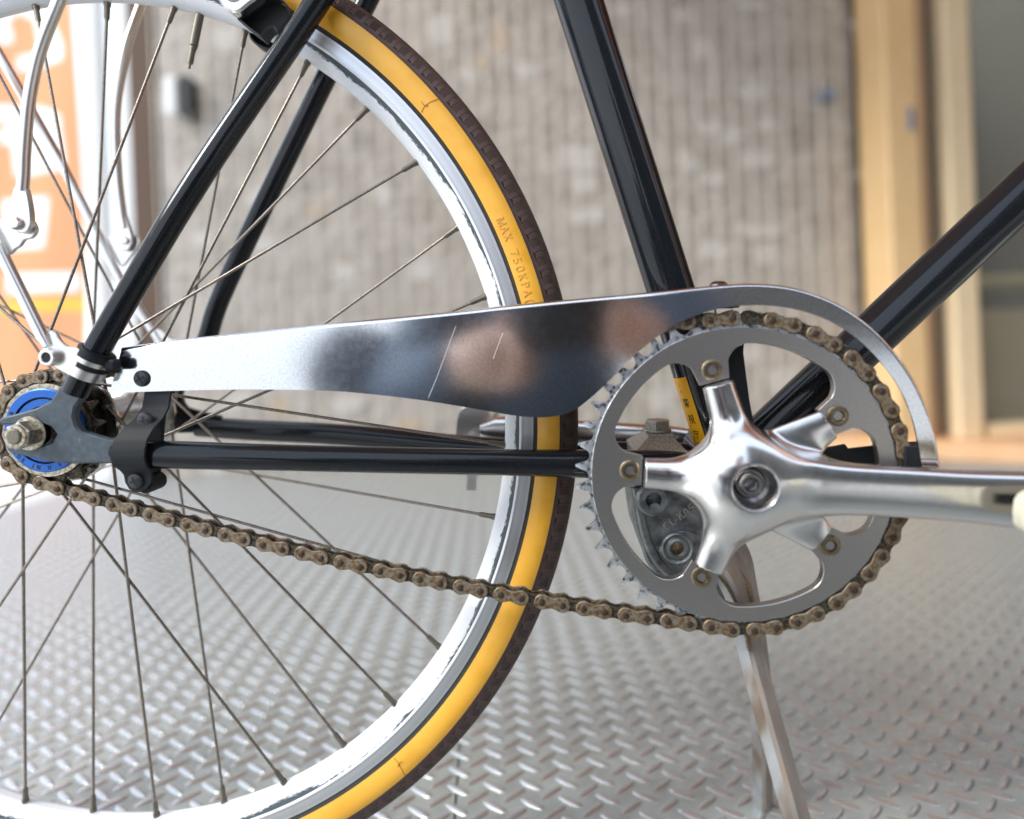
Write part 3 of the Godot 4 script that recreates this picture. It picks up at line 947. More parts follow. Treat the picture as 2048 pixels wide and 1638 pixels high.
func sprocket(mb: MB, c: Vector2, teeth: int, rp: float, phase: float, r_in: Callable, r_face: float, zb: float, zt: float, zf: float, tm: MB) -> void:
	var per := 20
	var m := teeth * per
	var pitch := TAU / teeth
	var rows := []
	for j in m + 1:
		var th := phase + TAU * j / m
		var fr := fposmod((th - phase) / pitch + 0.5, 1.0) - 0.5     # 0 on a tooth
		var x := absf(fr)
		var ro := rp
		var lim := 0.5 - 3.95 / 12.7
		if x > lim:
			var q := (0.5 - x) * 12.7
			ro = rp - sqrt(maxf(0.0, 3.95 * 3.95 - q * q))
		elif x > 0.055:
			ro = lerpf(rp + 3.9, rp, pow((x - 0.055) / (lim - 0.055), 0.8))
		else:
			ro = rp + 4.1
		var ri: float = r_in.call(th)
		rows.append([Vector2.from_angle(th), ri, ro])
	var F := V(0, 0, 1)
	for j in m:
		var A = rows[j]
		var B = rows[j + 1]
		var P := func(row, r: float, z: float) -> Vector3: return V(c.x + row[0].x * r, c.y + row[0].y * r, z)
		var da := V(A[0].x, A[0].y, 0)
		var db := V(B[0].x, B[0].y, 0)
		# face with its small chamfers, then the step down to the teeth
		var e := 0.35
		mb.quad(mb.p(P.call(A, A[1] + e, zf), F), mb.p(P.call(B, B[1] + e, zf), F), mb.p(P.call(B, r_face - e, zf), F), mb.p(P.call(A, r_face - e, zf), F))
		var a1: Vector3 = P.call(A, A[1], zf - e)
		var b1: Vector3 = P.call(B, B[1], zf - e)
		var nn := (b1 - a1).cross(V(0, 0, 1)).normalized()
		if nn.dot(da) > 0.0 and absf(nn.dot(da)) > 0.2: nn = -nn
		elif (nn.dot(da)) > 0.0: nn = -nn
		mb.quad(mb.p(a1, nn), mb.p(b1, nn), mb.p(V(b1.x, b1.y, zb), nn), mb.p(V(a1.x, a1.y, zb), nn))
		var n2 := (nn + F).normalized()
		mb.quad(mb.p(a1, n2), mb.p(b1, n2), mb.p(P.call(B, B[1] + e, zf), n2), mb.p(P.call(A, A[1] + e, zf), n2))
		tm.quad(tm.p(P.call(A, r_face - e, zf), (da + F).normalized()), tm.p(P.call(B, r_face - e, zf), (db + F).normalized()), tm.p(P.call(B, r_face, zf - e), (db + F).normalized()), tm.p(P.call(A, r_face, zf - e), (da + F).normalized()))
		tm.quad(tm.p(P.call(A, r_face, zf - e), da), tm.p(P.call(B, r_face, zf - e), db), tm.p(P.call(B, r_face, zt), db), tm.p(P.call(A, r_face, zt), da))
		var ra: float = A[2]
		var rb: float = B[2]
		var ta := V(da.x * 0.25, da.y * 0.25, 1).normalized()
		var tb := V(db.x * 0.25, db.y * 0.25, 1).normalized()
		var ia := minf(rp - 3.6, ra - 0.2)
		tm.quad(tm.p(P.call(A, r_face, zt), F), tm.p(P.call(B, r_face, zt), F), tm.p(P.call(B, ia, zt), F), tm.p(P.call(A, ia, zt), F))
		tm.quad(tm.p(P.call(A, ia, zt), F), tm.p(P.call(B, ia, zt), F), tm.p(P.call(B, rb, zt - 0.9), tb), tm.p(P.call(A, ra, zt - 0.9), ta))
		var o1: Vector3 = P.call(A, ra, zt - 0.9)
		var o2: Vector3 = P.call(B, rb, zt - 0.9)
		var on := V(0, 0, 1).cross(o2 - o1).normalized()
		if on.dot(da) < 0.0: on = -on
		tm.quad(tm.p(o1, on), tm.p(o2, on), tm.p(V(o2.x, o2.y, zb + 0.7), on), tm.p(V(o1.x, o1.y, zb + 0.7), on))
		tm.quad(tm.p(V(o1.x, o1.y, zb + 0.7), -F), tm.p(V(o2.x, o2.y, zb + 0.7), -F), tm.p(P.call(B, ia, zb), -F), tm.p(P.call(A, ia, zb), -F))
		mb.quad(mb.p(P.call(A, ia, zb), -F), mb.p(P.call(B, ia, zb), -F), mb.p(P.call(B, B[1], zb), -F), mb.p(P.call(A, A[1], zb), -F))

func tab_inner(th: float) -> float:               # inner outline of the chainring: five tabs on an open ring
	var d := absf(fposmod(th - deg_to_rad(104.5) + PI / 5.0, TAU / 5.0) - PI / 5.0)
	if d < deg_to_rad(8.6):
		return 57.6 / cos(d)
	var cx := 61.7
	var cy := 22.0
	var b := cx * cos(d) + cy * sin(d)
	var q := b * b - (cx * cx + cy * cy - 169.0)
	if d < deg_to_rad(19.6) and q > 0.0:
		return minf(78.5, b + sqrt(q))
	return 78.5

func sd_crank(p: Vector3) -> float:
	var x := p.x - CRANK.x
	var y := p.y - CRANK.y
	var r := sqrt(x * x + y * y)
	var hz := absf(p.z - 60.0) - 4.0
	var hr := r - (15.5 - (p.z - 56.0) * 0.16)
	var d := sqrt(pow(maxf(hr, 0.0), 2.0) + pow(maxf(hz, 0.0), 2.0)) + minf(maxf(hr, hz), 0.0) - 5.0
	for k in 5:
		var an := deg_to_rad(104.5 + 72.0 * k)
		var u := x * cos(an) + y * sin(an)
		var v := -x * sin(an) + y * cos(an)
		var web := k == 3 or k == 4
		var f := clampf(u / 57.0, 0.0, 1.0)
		var e: float
		if web:
			e = oval(v, p.z - 51.2, lerpf(21.0, 9.2, f), 3.4)
		else:
			e = oval(v, p.z - lerpf(57.0, 53.6, f), lerpf(12.5, 8.9, pow(f, 0.7)), lerpf(7.4, 6.2, f))
		e = maxf(e, u - 57.2)
		if u < 0.0:
			e = sqrt(pow(maxf(e + 5.0, 0.0), 2.0) + u * u) - 5.0
		d = smin(d, e, 5.0 if web else 24.0)
	# the crank arm itself
	var t := clampf(x / 172.0, 0.0, 1.0)
	var yc := -2.0 - 10.5 * t + 1.5 * sin(t * PI)
	var hh := 14.2 + 7.0 * pow(1.0 - minf(1.0, t * 2.6), 2.0) + 2.2 * smoothstep(0.6, 1.0, t)
	var zc := 61.5 + 5.0 * t
	var q := pow(pow(absf((y - yc) / hh), 2.6) + pow(absf((p.z - zc) / 7.4), 2.6), 1.0 / 2.6)
	var arm := (q - 1.0) * 7.4 * lerpf(1.0, 1.6, clampf(absf(y - yc) / hh - 0.4, 0.0, 1.0))
	if x < 0.0:
		arm = sqrt(pow(maxf(arm + 7.4, 0.0), 2.0) + x * x) - 7.4
	var ex := x - 168.0
	if ex > 0.0:
		arm = maxf(arm, sqrt(ex * ex + (y - yc) * (y - yc)) - 16.5)
	d = smin(d, arm, 14.0)
	d = maxf(d, 49.2 - p.z)
	# counterbore of the crank bolt
	var bore := maxf(r - 11.9, 62.0 - p.z)
	var k2 := 1.6
	var h := maxf(k2 - absf(d + bore), 0.0) / k2
	return maxf(d, -bore) + h * h * k2 * 0.25

func build_cranks() -> void:
	var c := hold("crankset", bike)
	var a := MB.new()
	var tm := MB.new()
	var pin := deg_to_rad(86.3)
	sprocket(a, Vector2(CRANK.x, CRANK.y), 46, 93.06, pin + PI / 46.0, tab_inner, 87.7, 42.4, 45.6, 47.9, tm)
	put("chainring", c, [[a, M.ring], [tm, M.teeth]])
	for k in 5:
		var at := Vector3(CRANK.x, CRANK.y, 47.8) + V(cos(deg_to_rad(104.5 + 72 * k)), sin(deg_to_rad(104.5 + 72 * k)), 0) * 65.0
		a = MB.new()
		lathe(a, [Vector2(6.25, 0), Vector2(6.15, 0.8), Vector2(5.3, 1.35), Vector2(4.2, 1.5), Vector2(3.5, 1.45), Vector2(3.2, 1.0), Vector2(3.1, -3.0)], at, 28)
		var b := MB.new()
		var hx := ngon(3.0, 6, 0.3 * k)
		for j in hx.size():
			var p0 := hx[j]
			var p1 := hx[(j + 1) % 6]
			var nn := -V(p0.x + p1.x, p0.y + p1.y, 0).normalized()
			b.flat([at + V(p0.x, p0.y, 0.9), at + V(p1.x, p1.y, 0.9), at + V(p1.x, p1.y, -4), at + V(p0.x, p0.y, -4)], nn)
		var dk := MB.new()
		cap(dk, hx, 0, V(0, 0, 1))
		dk.xform(Transform3D(Basis(), at + V(0, 0, -4)))
		put("chainring_bolt", c, [[a, M.brass], [b, M.brass], [dk, M.dark]])
	a = MB.new()
	nets(sd_crank, V(368, -104, 46.8), V(622, 40, 76), 1.1, a)
	tag(put("crank_arm", c, [[a, M.crank]]), "polished five arm spider and crank arm on the chain side")
	a = MB.new()
	var at := Vector3(CRANK.x, CRANK.y, 0)
	lathe(a, [Vector2(11.8, 62), Vector2(11.8, 62.6), Vector2(9.2, 62.8), Vector2(8.8, 64.0), Vector2(7.6, 65.2), Vector2(6.6, 65.2), Vector2(6.5, 67.2), Vector2(5.6, 68.2), Vector2(4.2, 68.2), Vector2(3.9, 67.6)], at, 40)
	var hx := ngon(4.0, 6, 0.2)
	var sock := MB.new()
	for j in 6:
		var p0 := hx[j]
		var p1 := hx[(j + 1) % 6]
		sock.flat([at + V(p0.x, p0.y, 67.9), at + V(p1.x, p1.y, 67.9), at + V(p1.x * 0.96, p1.y * 0.96, 64), at + V(p0.x * 0.96, p0.y * 0.96, 64)], -V(p0.x + p1.x, p0.y + p1.y, 0).normalized())
	lathe(sock, [Vector2(4.0, 64), Vector2(2.2, 63.4), Vector2(0, 63.6)], at, 20)
	put("crank_bolt", c, [[a, M.chrome], [sock, M.chrome]])
	# left crank and its pedal
	a = MB.new()
	var path := []
	var rad := [9.0, 10.5, 11.5, 12.0, 12.0, 12.0, 12.0, 12.0, 12.0, 12.2, 12.6, 13.0, 13.0, 11.5, 5.0]
	for k in 15:
		path.append(V(434.6, -32.4, -52).lerp(V(266, -22.5, -68), k / 14.0))
	var q := MB.new()
	tube(q, path, rad, 24)
	q.xform(Transform3D(Basis(Vector3.RIGHT, Vector3.UP, Vector3(0, 0, 0.55)), V(0, 0, -27)))
	tag(put("crank_arm", c, [[q, M.crank]]), "far side crank arm behind the wheel")

func pedal(at: Vector3, out: float, turn: float, w := 47.0) -> Node3D:
	var p := hold("pedal", bike)
	var a := MB.new()                                 # moulded cage: inner end plate with a slot, two rails, outer end
	for zz in [0.0, 54.0]:
		var outer := ngon(1.0, 4)
		outer = PackedVector2Array()
		for k in 28:
			var an := TAU * k / 28.0
			outer.append(Vector2(signf(cos(an)) * pow(absf(cos(an)), 0.45) * w, signf(sin(an)) * pow(absf(sin(an)), 0.6) * 14.5))
		prism(a, outer, zz, zz + 9.0, 2.5, 1.0)
	for s in [-1.0, 1.0]:
		box(a, V(s * (w - 5.0) - 5.0, -11, 8), V(s * (w - 5.0) + 5.0, 11, 56), 2.0)
		for k in 5:
			box(a, V(s * (w - 5.0) - 5.4, -12.6, 12 + k * 9.0), V(s * (w - 5.0) + 5.4, 12.6, 16 + k * 9.0), 0.8)
	var d := MB.new()
	for zz in [-0.5, 62.9]:
		for s in [-1.0, 1.0]:
			box(d, V(s * 30.0 - 10.0, -4, zz), V(s * 30.0 + 10.0, 4, zz + 0.6))
	lathe(d, [Vector2(8, 8), Vector2(8, 56), Vector2(0, 56)], Vector3(), 20)
	var ax := MB.new()
	lathe(ax, [Vector2(7.5, -14), Vector2(7.5, -6), Vector2(6, -5.5), Vector2(6, 2)], Vector3(), 20)
	for m in [a, d, ax]:
		m.xform(Transform3D(Basis(Vector3.BACK, turn) * Basis(V(out, 0, 0), V(0, 1, 0), V(0, 0, out)), at))
	put("cage", p, [[a, M.cream if out > 0 else M.rack]])
	put("axle", p, [[ax, M.steel], [d, M.dull_black if out > 0 else M.rack]])
	return p

func build_freewheel() -> void:
	var f := hold("freewheel", bike)
	var a := MB.new()
	var tm := MB.new()
	sprocket(a, Vector2(), 17, 34.56, 0.12, func(_t): return 26.0, 30.4, 42.4, 45.4, 47.0, tm)
	put("sprocket", f, [[a, M.nut], [tm, M.chain_inner]])
	a = MB.new()
	lathe(a, [Vector2(27.8, 30), Vector2(27.8, 46.6), Vector2(27.0, 46.8)], Vector3(), 64)
	put("freewheel_body", f, [[a, M.grease]])
	a = MB.new()
	lathe(a, [Vector2(27.0, 45), Vector2(26.9, 48.4), Vector2(26.2, 48.9), Vector2(21.6, 48.9), Vector2(21.3, 48.3)], Vector3(), 72)
	lathe(a, [Vector2(20.4, 47.0), Vector2(20.2, 48.2), Vector2(15.8, 48.2), Vector2(15.5, 47.0)], Vector3(), 72)
	var dk := MB.new()
	lathe(dk, [Vector2(21.3, 47.2), Vector2(20.4, 47.2)], Vector3(), 64)
	lathe(dk, [Vector2(1.6, 48.5), Vector2(1.5, 49.0), Vector2(0, 49.0)], wheel_point(deg_to_rad(152), 23.6, 0), 12)
	var txt := "MADE IN U.S.A."
	for k in txt.length():
		var an := deg_to_rad(205.0 + k * 9.0)
		var dn := V(cos(an), sin(an), 0)
		words(dk, txt[k], 2.7, 0.15, Transform3D(Basis(V(-sin(an), cos(an), 0), -dn, V(0, 0, 1)), dn * 24.0 + V(0, 0, 48.95)), true)
	put("lock_ring", f, [[a, M.blue], [dk, M.dark]])
	a = MB.new()
	lathe(a, [Vector2(15.4, 44), Vector2(15.4, 47.4), Vector2(13, 48.6), Vector2(9, 48.6), Vector2(9, 53)], Vector3(), 40)
	put("cone", f, [[a, M.nut]])
	# axle and its nut
	var x := hold("axle", bike)
	a = MB.new()
	lathe(a, [Vector2(4.7, -72), Vector2(4.7, 71.0), Vector2(4.0, 71.8), Vector2(0, 71.9)], Vector3(), 24)
	put("spindle", x, [[a, M.nipple]])
	for s in [1.0, -1.0]:
		a = MB.new()
		lathe(a, [Vector2(0, 58.7), Vector2(10.7, 58.7), Vector2(10.8, 59.6), Vector2(10.2, 60.6), Vector2(7, 60.8)], Vector3(), 36)
		var hx := ngon(8.6, 6, 0.35)
		prism(a, hx, 60.6, 69.2, 0.9, 0.1)
		lathe(a, [Vector2(7.4, 69.0), Vector2(6.8, 70.4), Vector2(4.9, 70.5), Vector2(4.8, 68)], Vector3(), 30)
		if s < 0:
			a.xform(Transform3D(Basis(Vector3.UP, PI), Vector3()))
		put("axle_nut", x, [[a, M.nut]])

func figure8(half: float, r: float, waist: float, sides := 9) -> PackedVector2Array:
	var o := PackedVector2Array()
	for s in [1.0, -1.0]:
		for k in sides:
			var an: float = lerpf(-PI * 0.64, PI * 0.64, float(k) / (sides - 1)) + (0.0 if s > 0 else PI)
			o.append(Vector2(s * half, 0) + Vector2.from_angle(an) * r)
		o.append(Vector2(0, s * waist))
	return o

func build_chain() -> void:
	var c := hold("chain", bike)
	var C := Vector2(CRANK.x, CRANK.y)
	var path := PackedVector2Array()
	for k in 600:
		path.append(C + Vector2.from_angle(deg_to_rad(lerpf(86.3, -103.0, k / 599.0))) * 93.06)
	var p0 := path[path.size() - 1]
	for k in range(1, 400):
		var t := k / 400.0
		path.append(p0 * (1 - t) * (1 - t) + Vector2(204, -97.5) * 2 * t * (1 - t) + Vector2(-6, -34.05) * t * t)
	for k in 300:
		path.append(Vector2.from_angle(deg_to_rad(lerpf(-100.0, -263.0, k / 299.0))) * 34.6)
	var pe := path[path.size() - 1]
	var ps := C + Vector2.from_angle(deg_to_rad(97.5)) * 93.06
	for k in range(1, 400):
		path.append(pe.lerp(ps, k / 400.0))
	for k in 60:
		path.append(C + Vector2.from_angle(deg_to_rad(lerpf(97.5, 86.3, k / 59.0))) * 93.06)
	var pins := [path[0]]
	var last := path[0]
	for k in range(1, path.size()):
		while last.distance_to(path[k]) >= 12.7:
			last = last + (path[k] - last).normalized() * 12.7
			pins.append(last)
	# two link shapes
	var op := MB.new()
	prism(op, figure8(6.35, 4.75, 3.05), 2.75, 4.05, 0.45, 0.7)
	prism(op, figure8(6.35, 4.75, 3.05), -4.05, -2.75, 0.3, 0.7)
	var pn := MB.new()
	for s in [-6.35, 6.35]:
		lathe(pn, [Vector2(2.1, -4.5), Vector2(2.1, 4.35), Vector2(1.5, 4.75), Vector2(0, 4.8)], V(s, 0, 0), 14)
	var ip := MB.new()
	prism(ip, figure8(6.35, 4.55, 3.2), 1.6, 2.65, 0.3, 0.7)
	prism(ip, figure8(6.35, 4.55, 3.2), -2.65, -1.6, 0.2, 0.7)
	for s in [-6.35, 6.35]:
		lathe(ip, [Vector2(3.85, -1.6), Vector2(3.85, 1.6)], V(s, 0, 0), 16)
	var outer := []
	for k in 3:
		outer.append(commit([[op, M["chain%d" % k]], [pn, M.pin]]))
	var inner := commit([[ip, M.chain_inner]])
	rng.seed = 31
	for k in pins.size() - 1:
		var a: Vector2 = pins[k]
		var b: Vector2 = pins[k + 1]
		var o := MeshInstance3D.new()
		o.name = "chain_link" if k == 0 else "chain_link_%03d" % k
		o.mesh = inner if k % 2 == 0 else outer[rng.randi() % 3]
		var d := (b - a).normalized()
		var m := (a + b) * 0.5
		o.transform = Transform3D(Basis(V(d.x, d.y, 0), V(-d.y, d.x, 0), V(0, 0, 1)), V(m.x, m.y, ZC + 0.05) * MM)
		c.add_child(o, true)

func build_guard() -> void:
	var g := hold("chain_guard", bike)
	var go := spline2(pv([56.2, 52.3, 104.4, 56.9, 184.7, 63.2, 264.2, 68.7, 306.2, 72.1, 382.6, 77.0, 419.9, 79.7, 442.0, 80.2, 461.9, 77.8, 479.8, 71.9, 493.7, 64.4, 506.9, 54.2, 519.0, 41.0, 529.3, 25.8, 536.9, 9.4, 542.1, -7.1, 544.8, -23.5, 545.4, -27.4]), 5)
	var gi := spline2(pv([534.5, -27.0, 532.6, -14.0, 529.0, 1.4, 522.6, 17.8, 512.4, 32.9, 499.6, 46.6, 484.5, 57.2, 466.3, 64.3, 446.7, 67.5, 427.4, 67.0, 413.0, 63.9, 399.3, 58.5, 385.5, 50.1, 372.6, 39.4, 361.9, 29.2, 353.2, 20.8, 344.8, 13.6, 338.2, 9.0, 329.0, 5.5, 317.4, 4.4, 301.3, 5.8, 278.8, 10.0, 246.3, 15.8, 213.3, 20.2, 188.3, 22.5, 145.9, 24.1, 111.6, 24.4, 76.5, 24.1, 47.5, 23.6]), 5)
	var a := MB.new()
	# sheet with a rolled outer edge that turns back towards the frame
	var inset := PackedVector2Array()
	var R := 2.6
	var m := go.size()
	var on := []
	for k in m:
		var e := (go[mini(k + 1, m - 1)] - go[maxi(k - 1, 0)]).normalized()
		on.append(Vector2(-e.y, e.x))
		inset.append(go[k] - on[k] * R)
	var face := inset.duplicate()
	face.append_array(gi)
	cap(a, face, GZ, V(0, 0, 1))
	cap(a, face, GZ - 1.2, V(0, 0, -1))
	var steps := 6
	for k in m - 1:
		for j in steps:
			var q := []
			for e in [[k, j], [k + 1, j], [k + 1, j + 1], [k, j + 1]]:
				var an: float = PI / 2 * e[1] / steps
				var o2: Vector2 = on[e[0]]
				var nn := V(o2.x * sin(an), o2.y * sin(an), cos(an))
				q.append(a.p(V(inset[e[0]].x, inset[e[0]].y, GZ - R) + nn * R, nn))
			a.quad(q[0], q[1], q[2], q[3])
		var na := V(on[k].x, on[k].y, 0)
		var nb := V(on[k + 1].x, on[k + 1].y, 0)
		a.quad(a.p(V(go[k].x, go[k].y, GZ - R), na), a.p(V(go[k + 1].x, go[k + 1].y, GZ - R), nb), a.p(V(go[k + 1].x, go[k + 1].y, GZ - 21), nb), a.p(V(go[k].x, go[k].y, GZ - 21), na))
		var i0: Vector2 = go[k] - on[k] * 1.2
		var i1: Vector2 = go[k + 1] - on[k + 1] * 1.2
		a.quad(a.p(V(i0.x, i0.y, GZ - 1.2), -na), a.p(V(i1.x, i1.y, GZ - 1.2), -nb), a.p(V(i1.x, i1.y, GZ - 21), -nb), a.p(V(i0.x, i0.y, GZ - 21), -na))
		a.quad(a.p(V(go[k].x, go[k].y, GZ - 21), V(0, 0, -1)), a.p(V(go[k + 1].x, go[k + 1].y, GZ - 21), V(0, 0, -1)), a.p(V(i1.x, i1.y, GZ - 21), V(0, 0, -1)), a.p(V(i0.x, i0.y, GZ - 21), V(0, 0, -1)))
	var rim := gi.duplicate()                        # the cut edge of the sheet
	rim.append(inset[0])
	for k in rim.size() - 1:
		var e := (rim[k + 1] - rim[k]).normalized()
		var nn := V(-e.y, e.x, 0)
		a.flat([V(rim[k].x, rim[k].y, GZ), V(rim[k + 1].x, rim[k + 1].y, GZ), V(rim[k + 1].x, rim[k + 1].y, GZ - 1.2), V(rim[k].x, rim[k].y, GZ - 1.2)], nn if nn.dot(V(435, -33, 0) - V(rim[k].x, rim[k].y, 0)) > 0.0 or k > 100 else nn)
	var sc := MB.new()                               # two long scratches across the plate
	for q in [[268, 60, 262, 45], [262, 45, 255, 28], [255, 28, 250, 17], [296, 55, 290, 40]]:
		tube(sc, [V(q[0], q[1], GZ), V(q[2], q[3], GZ)], 0.16, 5)
	put("scratch", g, [[sc, M.rim_bevel]])
	tag(put("guard_plate", g, [[a, M.guard]]), "polished metal chain guard plate with hooped front end")
	screw_head("screw", g, V(69.5, 32.3, GZ), 5.2, 0.5, M.black)
	var s := MB.new()
	lathe(s, [Vector2(5.2, 0), Vector2(5.2, 1.2), Vector2(4.2, 2.6), Vector2(2.6, 3.2), Vector2(0, 3.3)], Vector3(), 24)
	s.xform(Transform3D(Basis(V(1, 0, 0), V(0, 0, -1), V(0, 1, 0)), V(424.8, 79.6, GZ - 11)))
	put("rivet", g, [[s, M.chrome]])
	s = MB.new()
	lathe(s, [Vector2(3.6, 0), Vector2(3.2, 1.4), Vector2(0, 2.0)], Vector3(), 18)
	s.xform(Transform3D(Basis(V(0, 0, -1), V(0, 1, 0), V(1, 0, 0)), V(544.4, -21.0, GZ - 9)))
	put("rivet", g, [[s, M.brass]])
	# straps from the bottom bracket: one up to the top of the guard, one forward to the hoop
	s = MB.new()
	lathe(s, [Vector2(17, 34), Vector2(24, 34), Vector2(24, 36.5), Vector2(17, 36.5)], Vector3(CRANK.x, CRANK.y, 0), 40)
	prism(s, pv([427.0, 40, 440.0, 44, 441.2, 33, 443.9, 10, 448.2, -14.5, 454, -30, 436, -30]), 31.5, 34.0, 0.4)
	prism(s, pv([414.5, 78, 434.2, 79, 434.2, 66, 431, 40, 440, 40, 440.5, 46, 427, 46, 424, 66, 414.5, 67]), 31.5, 34.0, 0.4)
	box(s, V(415, 66.5, 31.5), V(434.3, 69.0, 49.4), 0.4)
	put("bracket", g, [[s, M.dull_black]])
	s = MB.new()
	prism(s, pv([452, -38, 452, -25, 480, -20.5, 499.2, -16.8, 501, -19.6, 530, -16.4, 544, -15.6, 544, -30, 520, -32, 480, -36]), 33.0, 35.5, 0.4)
	box(s, V(526, -29.5, 35), V(543.5, -15.6, 49.5), 0.5)
	put("bracket", g, [[s, M.dull_black]])
	# strap that clamps the rear end of the guard to the chain stay
	s = MB.new()
	var rows := [[30.0, 49.2, 69.7, 86.5], [23, 49.2, 69.2, 86.2], [14, 51.0, 68.4, 85.4], [8, 56.0, 66.6, 84.8], [3, 62.5, 63.6, 83.0], [-3, 66.8, 60.6, 81.4], [-9, 68.6, 59.6, 80.8], [-14, 69.0, 59.4, 80.6], [-19, 67.6, 59.8, 80.4], [-23, 63.0, 60.8, 79.4], [-26, 60.6, 61.0, 78.8], [-31, 60.2, 61.6, 78.0], [-35, 60.2, 64.0, 75.0], [-37, 60.2, 67.0, 71.0]]
	var fine := []
	for k in rows.size() - 1:
		for j in 3:
			var q := []
			for e in 4:
				q.append(lerpf(rows[k][e], rows[k + 1][e], j / 3.0))
			fine.append(q)
	fine.append(rows[rows.size() - 1])
	for k in fine.size() - 1:
		var A = fine[k]
		var B = fine[k + 1]
		var A0 = fine[maxi(k - 1, 0)]
		var B2 = fine[mini(k + 2, fine.size() - 1)]
		var na := V(0, B[1] - A0[1], A0[0] - B[0]).normalized()
		var nb := V(0, B2[1] - A[1], A[0] - B2[0]).normalized()
		if na.z < 0.0: na = -na
		if nb.z < 0.0: nb = -nb
		s.quad(s.p(V(A[2], A[0], A[1]), na), s.p(V(A[3], A[0], A[1]), na), s.p(V(B[3], B[0], B[1]), nb), s.p(V(B[2], B[0], B[1]), nb))
		s.quad(s.p(V(A[2], A[0], A[1] - 2), -na), s.p(V(A[3], A[0], A[1] - 2), -na), s.p(V(B[3], B[0], B[1] - 2), -nb), s.p(V(B[2], B[0], B[1] - 2), -nb))
		s.flat([V(A[2], A[0], A[1]), V(B[2], B[0], B[1]), V(B[2], B[0], B[1] - 2), V(A[2], A[0], A[1] - 2)], V(-1, 0, 0))
		s.flat([V(A[3], A[0], A[1]), V(B[3], B[0], B[1]), V(B[3], B[0], B[1] - 2), V(A[3], A[0], A[1] - 2)], V(1, 0, 0))
	var bk := MB.new()
	prism(bk, pv([62, -36, 73, -36, 76.5, -16, 78.5, 0, 82.0, 22, 69.5, 22, 62.8, 0, 61.0, -16]), 44.5, 47.0, 0.4)
	tube(bk, [V(72.8, -33, 44.5), V(72.8, -33, 58)], 5.5, 16)
	put("clamp_strap", g, [[s, M.dull_black], [bk, M.dull_black]])
	screw_head("screw", g, V(75.0, 7.0, 57.6), 5.2, 0.15, M.black)
	screw_head("screw", g, V(69.0, -29.5, 60.3), 5.0, 0.4, M.black)

